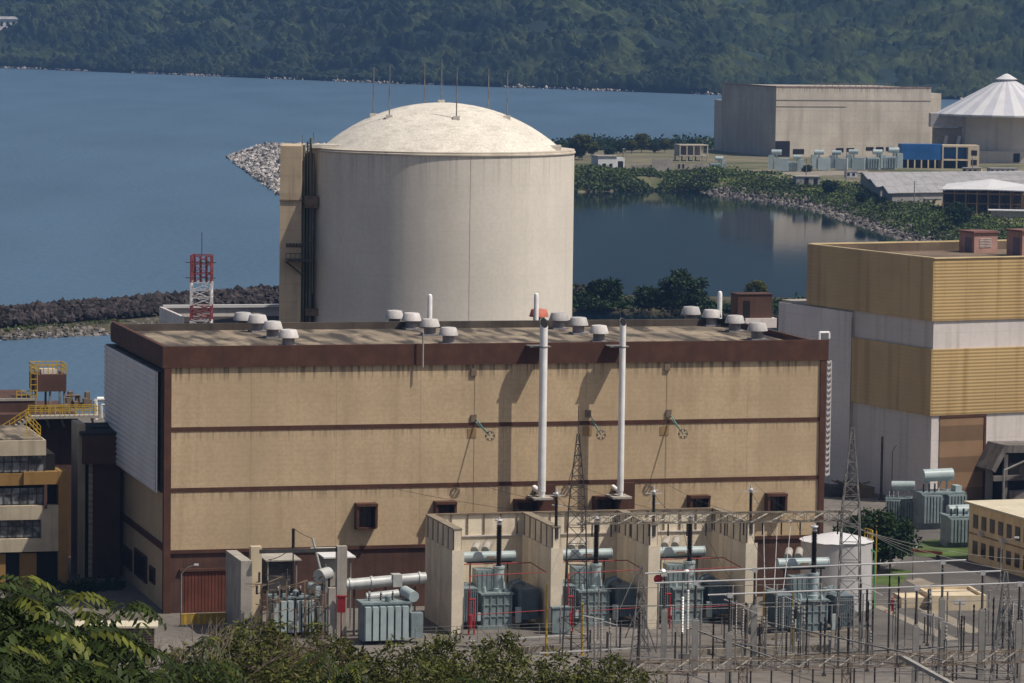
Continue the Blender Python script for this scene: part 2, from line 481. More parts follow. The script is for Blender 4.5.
# water: ripples in the open bay, calm inside the inlet
wm = bpy.data.materials.new('sea_water'); wm.use_nodes = True
nt = wm.node_tree; N = nt.nodes; L = nt.links; bs = N['Principled BSDF']
geo = N.new('ShaderNodeNewGeometry'); sep = N.new('ShaderNodeSeparateXYZ'); L.new(geo.outputs['Position'], sep.inputs[0])
def mrange(x, a, b, c=0., d=1.):
    n = N.new('ShaderNodeMapRange'); n.interpolation_type = 'SMOOTHSTEP'; L.new(x, n.inputs[0])
    for i, q in enumerate((a, b, c, d)): n.inputs[i + 1].default_value = q
    return n.outputs[0]
def mm(op, a, b):
    n = N.new('ShaderNodeMath'); n.operation = op
    for i, x in enumerate((a, b)):
        if isinstance(x, (int, float)): n.inputs[i].default_value = x
        else: L.new(x, n.inputs[i])
    return n.outputs[0]
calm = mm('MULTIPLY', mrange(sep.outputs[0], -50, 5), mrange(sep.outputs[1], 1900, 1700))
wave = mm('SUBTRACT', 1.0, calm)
mp = N.new('ShaderNodeMapping'); mp.inputs['Scale'].default_value = (.05, .012, 1); L.new(geo.outputs['Position'], mp.inputs[0])
n1 = N.new('ShaderNodeTexNoise'); n1.inputs['Scale'].default_value = .35; n1.inputs['Detail'].default_value = 6; L.new(mp.outputs[0], n1.inputs[0])
mp2 = N.new('ShaderNodeMapping'); mp2.inputs['Scale'].default_value = (.35, .12, 1); L.new(geo.outputs['Position'], mp2.inputs[0])
n2 = N.new('ShaderNodeTexNoise'); n2.inputs['Scale'].default_value = 1.0; n2.inputs['Detail'].default_value = 5; L.new(mp2.outputs[0], n2.inputs[0])
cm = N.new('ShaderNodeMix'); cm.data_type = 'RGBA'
cm.inputs[6].default_value = (.070, .122, .185, 1); cm.inputs[7].default_value = (.004, .011, .022, 1); L.new(calm, cm.inputs[0])  # bay colour paled to stand in for reflected sky; inlet kept dark
cv = N.new('ShaderNodeMix'); cv.data_type = 'RGBA'; cv.blend_type = 'MULTIPLY'; cv.inputs[0].default_value = 1
L.new(cm.outputs[2], cv.inputs[6])
cr = N.new('ShaderNodeValToRGB'); cr.color_ramp.elements[0].position = .3; cr.color_ramp.elements[0].color = (.88, .89, .90, 1)
cr.color_ramp.elements[1].position = .7; cr.color_ramp.elements[1].color = (1.12, 1.11, 1.10, 1)
L.new(n1.outputs[0], cr.inputs[0]); L.new(cr.outputs[0], cv.inputs[7]); L.new(cv.outputs[2], bs.inputs['Base Color'])
L.new(mrange(wave, 0, 1, .06, .42), bs.inputs['Roughness'])
bs.inputs['IOR'].default_value = 1.33
bp = N.new('ShaderNodeBump'); bp.inputs['Distance'].default_value = 1.2
L.new(mrange(wave, 0, 1, .012, .42), bp.inputs['Strength']); L.new(n2.outputs[0], bp.inputs['Height']); L.new(bp.outputs[0], bs.inputs['Normal'])
tag(MB().add([(-9000, -3000, -5), (9000, -3000, -5), (9000, 12000, -5), (-9000, 12000, -5)], [(0, 1, 2, 3)]).build('sea', wm), kind='structure')

# far shore: hills with a closed forest
SX = [-2600, -900, -584, -360, -112, 40, 178, 420, 800, 2600]
SY = [5200, 4720, 4429, 4130, 3794, 3640, 3476, 3400, 3330, 3000]
def shore(x): return np.interp(x, SX, SY)
def fbm(x, y, s, seed):
    rs = np.random.RandomState(seed); o = np.zeros_like(x)
    for k in range(5):
        a, b, p, q = rs.uniform(.6, 1.4, 4); o += np.sin(x * a / s + p * 9 + 1.7 * np.sin(y * b / s + q * 7)) * np.sin(y * a * .9 / s + q * 11 + 1.3 * np.sin(x * b / s)) / 1.0
        s = s * .62
    return o / 3
def hill_h(x, d):
    h = .30 * d + 5 * np.minimum(1, np.maximum(d, 0) / 12) - 6
    h = h + np.minimum(1, np.maximum(d, 0) / 80) * (14 * fbm(x, d, 70, 3) + 22 * np.sin(x / 95. + .8 + d / 260.))
    return np.where(d > 900, hill_cap(h), h)
def hill_cap(h): return np.minimum(h, 330)
xs = np.arange(-2600, 2601, 40.); ds = np.concatenate([[-30, 0], np.arange(20, 1300, 40.)])
X, D = np.meshgrid(xs, ds); Zh = np.where(D < 0, -14, hill_h(X, D) - 2.5); Yh = shore(X) + D
W = len(xs); Fc = [(j * W + i, j * W + i + 1, (j + 1) * W + i + 1, (j + 1) * W + i) for j in range(len(ds) - 1) for i in range(W - 1)]
M['hill'] = mat('hill_soil', (.014, .028, .022), rough=.95, var=.3, scale=.02, coord='World')
tag(link('hills', np_mesh('hills', np.stack([X, Yh, Zh], -1).reshape(-1, 3), Fc), M['hill']), kind='structure')

fx_ = np.arange(-740, 640, 1.5); fd = np.arange(3, 400, 1.7)
X, D = np.meshgrid(fx_, fd); base = hill_h(X, D); cs = 5.5
ix, iy = np.floor(X / cs).astype(int), np.floor(D / cs).astype(int)
bump = np.zeros_like(X)
hsh = nrs.uniform(0, 1, (64, 64, 4))
clear = np.clip((fbm(X + 9 * fbm(X, D, 12, 4), D * 1.6, 60, 9) - .22) / .35, 0, 1) * (D > 14)
for ox in (-1, 0, 1):
    for oy in (-1, 0, 1):
        q = hsh[(ix + ox) % 64, (iy + oy) % 64]
        cx = (ix + ox + q[..., 0]) * cs; cy = (iy + oy + q[..., 1]) * cs; rr = 2.0 + 4.2 * q[..., 2] ** 2
        dd = ((X - cx) ** 2 + (D - cy) ** 2) / rr ** 2
        bump = np.maximum(bump, np.where(dd < 1, np.sqrt(np.maximum(0, 1 - dd)) * rr * (.55 + .6 * q[..., 3]), 0))
bump += nrs.uniform(0, 1.9, bump.shape)
Zf = base + bump * (1 - .62 * clear) - np.where(D < 4, 1, 0)
W = len(fx_); A = np.arange(len(fd) * W).reshape(len(fd), W)
Fc = np.stack([A[:-1, :-1], A[:-1, 1:], A[1:, 1:], A[1:, :-1]], -1).reshape(-1, 4)
fm = bpy.data.materials.new('forest_canopy'); fm.use_nodes = True
nt = fm.node_tree; N = nt.nodes; L = nt.links; bs = N['Principled BSDF']; bs.inputs['Roughness'].default_value = .95; bs.inputs['Specular IOR Level'].default_value = .1
geo = N.new('ShaderNodeNewGeometry'); at = N.new('ShaderNodeAttribute'); at.attribute_name = 'clearing'
vo = N.new('ShaderNodeTexVoronoi'); vo.inputs['Scale'].default_value = .19; L.new(geo.outputs['Position'], vo.inputs[0])
n1 = N.new('ShaderNodeTexNoise'); n1.inputs['Scale'].default_value = .018; n1.inputs['Detail'].default_value = 6; L.new(geo.outputs['Position'], n1.inputs[0])
n2 = N.new('ShaderNodeTexNoise'); n2.inputs['Scale'].default_value = .5; n2.inputs['Detail'].default_value = 3; L.new(geo.outputs['Position'], n2.inputs[0])
r1 = N.new('ShaderNodeValToRGB'); r1.color_ramp.elements[0].position = .35; r1.color_ramp.elements[0].color = (.010, .020, .014, 1)
r1.color_ramp.elements[1].position = .68; r1.color_ramp.elements[1].color = (.044, .056, .020, 1); L.new(n1.outputs[0], r1.inputs[0])
sv = N.new('ShaderNodeSeparateColor'); L.new(vo.outputs['Color'], sv.inputs[0])
mr = N.new('ShaderNodeMapRange'); L.new(sv.outputs[0], mr.inputs[0]); mr.inputs[3].default_value = .75; mr.inputs[4].default_value = 1.25
mx = N.new('ShaderNodeMix'); mx.data_type = 'RGBA'; mx.blend_type = 'MULTIPLY'; mx.inputs[0].default_value = 1
L.new(r1.outputs[0], mx.inputs[6]); cb = N.new('ShaderNodeCombineColor')
for i in range(3): L.new(mr.outputs[0], cb.inputs[i])
L.new(cb.outputs[0], mx.inputs[7])
mg = N.new('ShaderNodeMix'); mg.data_type = 'RGBA'; L.new(at.outputs['Fac'], mg.inputs[0]); L.new(mx.outputs[2], mg.inputs[6])
rg = N.new('ShaderNodeValToRGB'); rg.color_ramp.elements[0].color = (.04, .06, .024, 1); rg.color_ramp.elements[1].color = (.085, .10, .036, 1); L.new(n2.outputs[0], rg.inputs[0])
L.new(rg.outputs[0], mg.inputs[7]); L.new(mg.outputs[2], bs.inputs['Base Color'])
fme = np_mesh('forest', np.stack([X, shore(X) + D, Zf], -1).reshape(-1, 3), Fc)
a_ = fme.attributes.new('clearing', 'FLOAT', 'POINT'); a_.data.foreach_set('value', (clear * nrs.uniform(.2, 1, clear.shape)).astype(np.float32).ravel())
tag(link('forest', fme, fm), kind='stuff')
n = 3200
px = nrs.uniform(-740, 690, n); pd = nrs.uniform(-3, 9, n) + 3 * np.sin(px / 17.)
keep = (np.sin(px / 31.) + np.sin(px / 13. + 1) + nrs.uniform(-1, 1, n)) > .1
px, pd = px[keep], pd[keep]
V, Fc = rocks(np.stack([px, shore(px) + pd, -5 + nrs.uniform(0, 1.6, len(px))], 1), nrs.uniform(.35, 1.2, len(px)) * (1 + .8 * (nrs.uniform(0, 1, len(px)) > .93)))
M['shore_rock'] = mat('shore_rock', (.36, .30, .25), rough=.95, var=.3, scale=.2, island=.5)
tag(link('shore_rocks', np_mesh('shore_rocks', V, Fc), M['shore_rock'], None, False), kind='stuff')

# land of the building site across the inlet
PEN = [(-137, 1884), (-120, 1745), (-91, 1525), (31, 1574), (58, 1596), (77, 1588), (110, 1493), (127, 1280), (150, 1150), (210, 1030), (330, 960), (760, 900), (760, 2300), (300, 2260), (90, 2110), (20, 2040), (-60, 1985), (-120, 1925)]
def inset(poly, d):
    out = []
    n = len(poly)
    for i in range(n):
        a, b, c = Vector(poly[i - 1]), Vector(poly[i]), Vector(poly[(i + 1) % n])
        n1 = (b - a).normalized(); n2 = (c - b).normalized()
        n1 = Vector((-n1.y, n1.x)); n2 = Vector((-n2.y, n2.x)); m = (n1 + n2).normalized()
        out.append(tuple(b + m * d / max(.5, m.dot(n1))))
    return out
def land(name, poly, z0, z1, w, m):
    a = poly; b = inset(poly, w); n = len(a)
    mb = MB().add([(x, y, z0) for x, y in a] + [(x, y, z1) for x, y in b], [(i, (i + 1) % n, (i + 1) % n + n, i + n) for i in range(n)] + [tuple(range(n, 2 * n))])
    return tag(mb.build(name, m, None, False), kind='structure')
M['pen_ground'] = mat('site_ground', (.17, .15, .095), rough=.95, var=.25, scale=.02, coord='World', blot=.9, bls=.025, bcol=(.065, .08, .025), grain=.3)
land('peninsula_ground', PEN, -6.5, 0, 16, M['pen_ground'])
# rubble on its banks
P, nn = along(PEN[5:10], 3600); off = nrs.uniform(-2, 8, len(P)); P3 = np.c_[P + nn * off[:, None], -5.4 + np.clip(off, 0, 12) * .36]
V, Fc = rocks(P3, nrs.uniform(.35, 1.0, len(P)))
tag(link('bank_rubble', np_mesh('bank_rubble', V, Fc), M['rock_lt'], None, False), kind='stuff')
pts = []
while len(pts) < 9000:
    x, y = nrs.uniform(-140, -60), nrs.uniform(1515, 1900)
    t = np.clip((y - 1884) / (1525 - 1884), 0, 1); xl = -137 + 46 * t
    if x > xl - 2: pts.append((x, y, min(.9, -5.2 + (x - xl + 2) * .33) + nrs.uniform(-.3, .9)))
V, Fc = rocks(np.array(pts), nrs.uniform(.45, 1.25, len(pts)))
tag(link('jetty_rubble', np_mesh('jetty_rubble', V, Fc), mat('jetty_rock', (.30, .275, .26), rough=.95, var=.25, scale=.4, island=.8, bump=.3), None, False), kind='stuff')

# breakwater in front of the basin
BW = [(-300, 620), (-200, 753), (-114, 866), (-57, 942), (20, 962), (140, 958), (300, 925), (520, 900)]
land('breakwater_ground', [(x + 6, y - 12) for x, y in BW] + [(x - 6, y + 14) for x, y in reversed(BW)], -7, -2.2, 9, M['soil'])
P, nn = along(BW[1:5], 11000); off = nrs.uniform(-9, 11, len(P)); P3 = np.c_[P + nn * off[:, None], -2.4 + 2.3 * np.clip(1 - np.abs(off - 1) / 11, 0, 1) + nrs.uniform(-.4, .5, len(P))]
V, Fc = rocks(P3, nrs.uniform(.4, 1.05, len(P)))
tag(link('breakwater_rocks', np_mesh('breakwater_rocks', V, Fc), M['rock_dk'], None, False), kind='stuff')
BK = [(-195, 738), (-110, 847), (-86, 866), (-48, 925), (10, 945)]
land('rubble_berm', [(x, y) for x, y in BK] + [(x - 6, y + 22) for x, y in reversed(BK)], -6, -3.2, 6, M['soil'])
P, nn = along(BK, 2600); off = nrs.uniform(-2, 7, len(P)); V, Fc = rocks(np.c_[P + nn * off[:, None], -5.1 + np.clip(off, 0, 9) * .24], nrs.uniform(.25, .8, len(P)))
tag(link('berm_rubble', np_mesh('berm_rubble', V, Fc), M['rock_lt'], None, False), kind='stuff')


def veg(name, poly, w0, w1, zf, n, leaf, hh, m, seed=1):
    """low scrub: leaf clumps scattered along a line"""
    P, nn = along(poly, n); off = nrs.uniform(w0, w1, n)
    c = np.c_[P + nn * off[:, None], [zf(o) for o in off]]
    hgt = hh * nrs.uniform(.35, 1, n) * (.6 + .5 * np.sin(P[:, 0] / 7.) * np.sin(P[:, 1] / 5. + P[:, 0] / 11.))
    k = 16; e = nrs.normal(size=(n, k, 3)); e /= np.linalg.norm(e, axis=2)[..., None]; e *= nrs.uniform(.3, 1, (n, k, 1)) ** .5
    Q = c[:, None, :] + e * np.stack([hgt * .75, hgt * .75, hgt * .5], 1)[:, None, :]; Q[..., 2] += hgt[:, None] * .45
    V, Fc = leaf_arrays(Q.reshape(-1, 3), leaf, .6)
    return tag(link(name, np_mesh(name, V, Fc), m, None, False), kind='stuff')
veg('bank_scrub', PEN[5:9], 4, 30, lambda o: min(0, -5.2 + o * .34), 3600, 1.0, 2.9, M['leaf_bank'])
veg('bank_bushes', [(20, 1572), (58, 1598), (80, 1590)], 0, 34, lambda o: min(0, -5.2 + o * .34), 1500, 1.4, 5.0, M['leaf_bank'])
veg('berm_grass', [(-150, 800), (-108, 852), (-84, 874)], 2, 12, lambda o: -3.6, 900, .6, 1.3, M['leaf_bank'])
veg('causeway_scrub', [(-10, 946), (60, 942), (150, 935), (260, 915)], -4, 16, lambda o: -3.6, 1500, 1.0, 5.5, M['leaf_dk'])
veg('peninsula_scrub', [(15, 1930), (60, 1965), (110, 2010)], -35, 30, lambda o: -.2, 900, 1.8, 7, M['leaf_dk'])
veg('inland_scrub', [(20, 1640), (60, 1640), (95, 1620)], -25, 40, lambda o: -.2, 1300, 1.3, 3.0, M['leaf_bank'])
veg('site_grass', [(70, 1640), (118, 1530), (150, 1330), (185, 1200)], -6, 40, lambda o: -.4, 3600, 1.0, 1.5, mat('leaf_grass', (.105, .135, .035), rough=.9, var=.3, scale=.05, island=.4, coord='World'))

# ------------------------------------------------------------------ TURBINE HALL
T = Fr(-38.6, 433.2, 15.3)
TL_, TD = 78.3, 35.5
tb = thing('turbine_building', 'long beige turbine hall with brown parapet and bands before the round building', 'building', (T.x, T.y, 0), T.a)
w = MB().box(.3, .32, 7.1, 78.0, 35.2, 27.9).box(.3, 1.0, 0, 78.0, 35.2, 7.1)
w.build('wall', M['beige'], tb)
MB().box(.70, .4, -1, 77.9, .998, 7.0).build('plinth', M['plinth'], tb)
for z0, z1, y in ((6.75, 7.15, .2), (13.68, 14.15, .26), (20.52, 21.0, .26)):
    MB().box(.70, y, z0, 77.5, .318, z1).build('trim_band', M['brown'], tb)
MB().box(-.1, .08, -1, .7, .9, 27.68).build('corner_column', M['brown'], tb)
MB().box(77.5, .1, 7.1, 78.2, .9, 27.68).build('corner_column', M['brown'], tb)
p = MB()
p.box(-.3, .06, 27.7, 78.4, .5, 30.1)
p.box(-.3, .5, 27.7, .2, 35.2, 30.1); p.box(78.0, .5, 27.7, 78.4, 35.2, 29.6)
MB().box(-.3, 35.2, 27.9, 78.4, 35.75, 29.75).build('rear_parapet', mat('stained_parapet', (.085, .068, .055), rough=.9, var=.2, streak=.5), tb)
p.build('parapet', M['brown'], tb)
MB().box(.2, .5, 28.2, 78.0, 35.2, 28.9).build('roof', M['roof'], tb)
MB().box(.3, .503, 29.0, 77.9, .56, 29.03).build('flashing', M['grey_conc'], tb)
c = MB().corr_x(-.85, 1.0, 36.4, 13.6, 27.2, .62, .11)
c.build('side_cladding', M['white_clad'], tb)
lou = MB()
for i in range(7):
    y0 = 1.2 + i * 5; lou.box(-.84, y0, 27.2, .28, y0 + 4.6, 27.35)
lou.box(-.3, 1.0, 13.6, .28, 36, 27.1)
lou.build('louvre', M['steel_dark'], tb)
MB().box(.06, .95, 6.9, .298, 35, 7.6).build('side_band', M['brown'], tb)
MB().box(.02, 34.6, 0, .298, 35.3, 13.5).build('side_band', M['brown'], tb)
for u0, v0, u1, v1 in ((121, 548, 130, 567), (133, 554, 145, 577), (148, 566, 153, 584)):
    ya, za = T.fx(u1, v0 + 3); yb, zb = T.fx(u0, v1 - 3)
    f = MB().box(.1, ya, zb, .31, yb, za).build('window', M['brown'], tb)
    MB().box(.06, ya + .3, zb + .25, .1, yb - .3, za - .25).build('pane', M['glass'], f)
def hood(u0, v0, u1, v1, side=True):
    x0, zt = T.fy(u0, v0); x1, _ = T.fy(u1, v0); _, zb = T.fy(u0, v1)
    zb = max(zb, 7.8)
    f = MB().box(x0, -1.1, zt - .3, x1, .319, zt).box(x0, -.95, zb, x0 + .28, .319, zt - .302).box(x1 - .28, -.95, zb, x1, .319, zt - .302).box(x0, -.5, zb - .2, x1, .319, zb - .002)
    f = f.build('window', M['brown'], tb)
    MB().box(x0 + .28, .22, zb, x1 - .28, .316, zt - .36).build('pane', M['glass'], f)
    mv = MB(); n = 3
    for i in range(1, n): xx = x0 + .28 + (x1 - x0 - .56) * i / n; mv.box(xx - .05, .12, zb, xx + .05, .21, zt - .36)
    mv.build('mullion', M['brown'], f)
for q in ((355, 503, 376, 527), (434, 501, 455, 515.5), (514, 499, 538, 513), (593, 496, 617, 511), (688, 495, 708, 510), (765.5, 493, 785, 511)): hood(*q)
for u in (544.5, 624):
    x0, zt = T.fy(u - 9, 485 if u < 600 else 483); x1, zb = T.fy(u + 10, 513 if u < 600 else 510)
    MB().box(x0, -.25, 8, x1, .318, zt).build('duct_hood', M['brown'], tb)
x0, zt = T.fy(182, 572); x1, zb = T.fy(229, 617)
d = MB()
for i in range(14): a = x0 + (x1 - x0) * i / 14; d.box(a, .3, .0, a + (x1 - x0) / 14 - .06, .42, zt)
d = d.build('door', M['red_door'], tb)
MB().box(x0 - .25, .1, zt, x1 + .25, .398, zt + .3).build('lintel', M['brown'], d)
for u, v in ((473.5, 418), (588, 413.5), (668.5, 413), (473.5, 372), (667, 367)):
    x, z = T.fy(u, v, .3); MB().box(x - .32, .1, z - .4, x + .32, .318, z + .4).build('junction_box', M['rust'], tb)
for u, v in ((472, 433), (587.5, 431), (664.5, 430.5)):
    x, z = T.fy(u, v, .3); MB().box(x - .55, .27, z - .55, x + .5, .316, z + .5).build('cover_plate', mat('cover_plate', (.29, .19, .09), rough=.8), tb)
x, z0 = T.fy(422, 341); _, z1 = T.fy(422, 367)
MB().tube((x, -.5, z1), (x, -.5, z0 + 1), .1, n=6).tube((x, -.5, z0 + 1), (x, .6, z0 + 1), .1, n=6).build('downpipe', M['grey_conc'], tb)
for u, v0, v1 in ((475, 372, 512), (667, 367, 512)):
    x, z0 = T.fy(u, v0, .3); MB().tube((x, .305, 7.3), (x, .305, z0), .022, n=5).build('conduit', mat('old_conduit', (.27, .19, .12), rough=.8), tb)
lad = MB(); z = 8.6 + 5.5
lad.bar((78.4, .3, z), (78.4, .3, 27.6), .1).bar((78.85, .3, z), (78.85, .3, 27.6), .1)
while z < 27.4:
    lad.bar((78.4, .3, z), (78.85, .3, z + .3), .3, .2); z += .66
lad.build('cable_ladder', M['vent_white'], tb)
MB().path([(77.4, .6, 30.1), (77.4, .6, 30.9), (78.6, .6, 30.9), (78.6, .6, 30.2)], .16).build('vent_elbow', M['white'], tb)

# facade floodlights on swung arms
for (u, v, u2, v2, lab) in ((474, 418, 490, 436, 'teal floodlight arm left of the thick white stack'), (589, 415, 601, 435, 'teal floodlight arm between the two white stacks'), (669, 414, 683, 434, 'teal floodlight arm right of the thin white stack')):
    x, z = T.fy(u, v, .2); x2, z2 = T.fy(u2, v2, -2.2)
    t = thing('wall_floodlight', lab, 'floodlight', T.wld(x, .2, z), T.a, 'floodlights on the turbine hall front')
    dx, dz = x2 - x, z2 - z
    MB().bar((.2, -.05, -.1), (dx, -2.4, dz), .08).bar((.2, -.05, -.5), (dx, -2.4, dz), .07).build('arm', mat('teal_paint', (.10, .24, .22), rough=.5), t)
    h = MB()
    for k in range(8):
        a, b = 2 * math.pi * k / 8, 2 * math.pi * (k + 1) / 8
        h.tube((dx + .58 * math.cos(a), -2.4, dz + .58 * math.sin(a)), (dx + .58 * math.cos(b), -2.4, dz + .58 * math.sin(b)), .035, n=5)
    h.build('ring', M['steel_dark'], t)
    for k in range(6):
        a = 2 * math.pi * k / 6; MB().lathe([(.05, -.12), (.14, .1), (.14, .13)], (dx + .42 * math.cos(a), -2.4, dz + .42 * math.sin(a)), 8).build('lamp_head', M['steel'], t)

# exhaust stacks
for u, vt, vb, r, lab in ((544, 318, 496, .46, 'thicker white exhaust stack on the beige front, black slanted mouth, left of the pair'), (623, 318, 495, .37, 'thinner white exhaust stack on the beige front, right of the pair')):
    x, zt = T.fy(u, vt, -2.4); _, zb = T.fy(u, vb, -2.4)
    t = thing('exhaust_stack', lab, 'stack', T.wld(x, -2.4, zb), T.a, 'white exhaust stacks')
    hh = zt - zb; n = 18; vs = []
    sl = r * 1.5
    for zz in (0.5, hh):
        for i in range(n):
            a = 2 * math.pi * i / n; vs.append((r * math.cos(a), r * math.sin(a), zz + (sl * (math.sin(a) - 1) * .8 if zz == hh else 0)))
    MB().add(vs, [(i, (i + 1) % n, (i + 1) % n + n, i + n) for i in range(n)]).build('tube', M['white'], t)
    MB().add([(p[0] * .9, p[1] * .9, p[2] - .01) for p in vs[n:]], [tuple(range(n))]).build('mouth', M['dark'], t)
    MB().lathe([(r * .75, -.1), (r * .8, .2), (r, .55)], (0, 0, 0), n).tube((0, 0, .3), (-r * .5, 2.3, .7), r * .7, n=10).build('elbow', M['white'], t)
    MB().box(-1.15, -.9, -.35, 1.15, 2.15, -.12).build('platform', M['grey_conc'], t)
    for zz in (T.fy(u, 347, -2.4)[1] - zb,):
        MB().box((-r - 1.0) if zz > hh * .6 else -r - .1, -.06 if zz < hh * .6 else r * .6, zz - .06, (r + .5) if zz > hh * .6 else -r + .15, 2.44 if zz > hh * .6 else 2.7, zz + .06).lathe([(r + .03, -.08), (r + .03, .08)], (0, 0, zz), 14).build('bracket', M['steel'], t)

# roof ventilators, four rows of four
def ventilator(name, label, loc, mcap, s=1.0):
    t = thing(name, label, 'roof vent', loc, T.a, 'mushroom vents on the turbine hall roof')
    MB().box(-.95, -.95, 0, .95, .95, .22).build('kerb', M['vent_grey'], t)
    MB().lathe([(.72, .22), (.72, 1.2)], n=18).build('neck', M['vent_grey'], t)
    MB().lathe([(1.22, 1.12), (1.2, 1.22), (.98, 1.95), (.9, 2.05), (0.3, 2.12)], n=20).build('cap', mcap, t)
    return t
rows = [("at the roof's left end", [(243, 312), (257.7, 314.6), (272.7, 320.3), (288.5, 328.6)]),
        ('in front of the grey cylinder', [(394.5, 310.3), (411.6, 312.3), (430, 318), (448.5, 326.3)]),
        ('near the thick stack top', [(539, 308.7), (559, 312), (578.6, 317), (599, 325)]),
        ("at the roof's right end", [(691, 306.6), (711.8, 309.3), (735, 314.8), (757.5, 322.6)])]
words = ['rearmost', 'second from the back', 'third from the back', 'front one']
pv = None
for ri, (where, ps) in enumerate(rows):
    for k, (u, v) in enumerate(ps):
        q = ZP(u, v, 31.0); q.z = 28.9
        red = ri == 2 and k == 0
        lab = 'red mushroom roof vent, the only red one on the roof' if red else f'white roof vent {where}, {words[k]} of its row'
        if pv is None or red: o = ventilator('roof_ventilator', lab, q, M['vent_red'] if red else M['vent_white']); pv = pv or o
        else: o = dup(pv, q, T.a + rnd.choice((0, 1.57, 3.14)) + rnd.uniform(-.06, .06), lab); o.scale = (rnd.uniform(.95, 1.04),) * 2 + (rnd.uniform(.96, 1.03),)
for u, v, lab in ((430, 294, 'white round-topped vent pipe standing in front of the grey cylinder'), (536.5, 293, 'white vent pipe behind the red mushroom vent'), (720, 291, 'white round-topped vent pipe left of the brown rooftop hut')):
    x, z = T.fy(u, v, 36.6); h = z
    o = MB().lathe([(.3, 0), (.3, h - .4), (.24, h - .12), (.1, h)], n=12).build('vent_pipe', M['white']); o.location = T.wld(x, 36.6, 0); tag(o, lab, 'pipe', 'vent pipes at the back of the roof')
x0, z1 = T.fy(735, 294, 33); x1, zb = T.fy(769, 310, 33)
t = thing('rooftop_hut', 'red-brown box hut on a white base at the back right of the roof', 'hut', T.wld(x0, 33, 28.9), T.a)
w = x1 - x0
MB().box(0, -1.2, 1.2, w, 1.6, z1 - 28.9).box(-.1, -1.3, z1 - 28.9, w + .1, 1.7, z1 - 28.8).build('body', M['service'], t); MB().box(.9, -1.6, 0, w + .5, 1.8, 1.2).build('base', M['wwall'], t)
MB().box(.7, -1.23, 1.3, 1.6, -1.2, 3.4).build('door', M['dark'], t)

# ------------------------------------------------------------------ REACTOR BUILDING
CX, CY, CR, CZ = -9.75, 527.0, 17.85, 49.35
rb = thing('reactor_building', 'tall round concrete reactor building with a shallow dome and thin rods on top', 'building', (CX, CY, 0))
MB().lathe([(CR, -1), (CR, CZ - .5)], n=128, capt=False).build('wall', M['conc'], rb)
MB().lathe([(CR + .02, CZ - .5), (CR + .16, CZ - .45), (CR + .16, CZ - .28), (CR + .04, CZ - .22), (CR + .04, CZ), (15.5, CZ + .02)], n=128, capb=False, capt=False).build('rim', mat('rim_concrete', (.52, .46, .38), rough=.85, streak=.4), rb)
prof = []; RS = (16.1 ** 2 + 6.1 ** 2) / 12.2
for i in range(13):
    rr = 16.1 * (1 - i / 12) + .001; prof.append((rr, math.sqrt(RS ** 2 - rr ** 2) - (RS - 6.1) + CZ))
MB().lathe(prof, n=96, capb=False).build('dome', M['dome'], rb)
def dz(x, y): return math.sqrt(RS ** 2 - x * x - y * y) - (RS - 6.1) + CZ
for x, y, h in ((-9.3, -1.6, 6.6), (-7.0, -6.3, 6.9), (-2.7, 9.0, 7.0), (-.2, 0, 5.9), (2.0, -9.2, 6.4), (6.1, 7.2, 6.4), (8.7, -3.6, 6.4)):
    z = dz(x, y); l = MB().tube((x, y, z - .1), (x, y, z + h), .1, .07, 6).build('lightning_rod', M['steel'], rb)
    MB().box(x - .45, y - .4, z - .4, x + .45, y + .4, z + .35).build('footing', M['dome'], l)
# stair pillar on the left with pipes in the gap
q0, q1 = YP(280.6, 146, 519), YP(302, 146, 519)
bx0, bx1 = q0.x - CX, q1.x - CX
MB().box(bx0, -8.5, -1, bx1, 1.5, 49.6).build('buttress', M['butt'], rb)
MB().box(bx1, -5.5, -1, bx1 + 1.6, 1, 48.6).build('recess', M['plinth'], rb)
pp = MB()
for k, r in ((.25, .16), (.7, .1), (1.15, .2)): pp.tube((bx1 + k, -7.0, 20), (bx1 + k, -7.0, 49.5 + k), r, n=8)
pp.build('pipe', mat('green_pipe', (.13, .15, .12), rough=.6), rb)
MB().bar((bx1 - .02, -7.2, 20), (bx1 - .02, -7.2, 51), .1).bar((bx1 + 1.5, -7.4, 30), (bx1 + 1.5, -7.4, 51.4), .12).build('mast', M['steel'], rb)
def cz(v): return YP(290, v, 518.5).z
pl = MB().box(bx0 - .05, -8.65, cz(201), bx1 + .1, -8.45, cz(199.5)).build('pipe_band', M['rust'], rb)
pl = MB().box(bx0 + .8, -10.4, cz(261), bx1 + 1.6, -8.5, cz(258.5)).bar((bx0 + .9, -9.5, cz(261)), (bx1 + .6, -8.7, cz(277)), .2).box(bx0 + .9, -10.4, cz(253), bx1 + .4, -10.32, cz(252.2))
for k in range(5): pl.bar((bx0 + .95 + k * .62, -10.35, cz(259)), (bx0 + .95 + k * .62, -10.35, cz(252)), .07)
for k in range(6): pl.lathe([(.18, 0), (.18, .5)], (bx0 + 1.1 + k * .42, -9.6, cz(246.6)), 8)
pl.box(bx0 + .9, -9.75, cz(246.8), bx1 + 1.2, -9.45, cz(245.6)).path([(bx1 + .2, -9.6, cz(246)), (bx1 + .7, -9.6, cz(243)), (bx1 + 1.4, -9, cz(243))], .14)
pl.build('platform', M['steel_dark'], rb)
MB().box(bx1 + .4, -7.8, cz(208), bx1 + 2.1, -6.8, cz(196)).path([(bx1 + .3, -7.8, cz(203)), (bx1 + 2.0, -8.0, cz(208)), (bx1 + 2.2, -7.6, cz(197))], .12).build('valve_box', M['rust'], rb)
MB().box(bx1 + .6, -7.6, cz(316), bx1 + 2.4, -6.9, cz(309)).build('valve_box', M['rust'], rb)
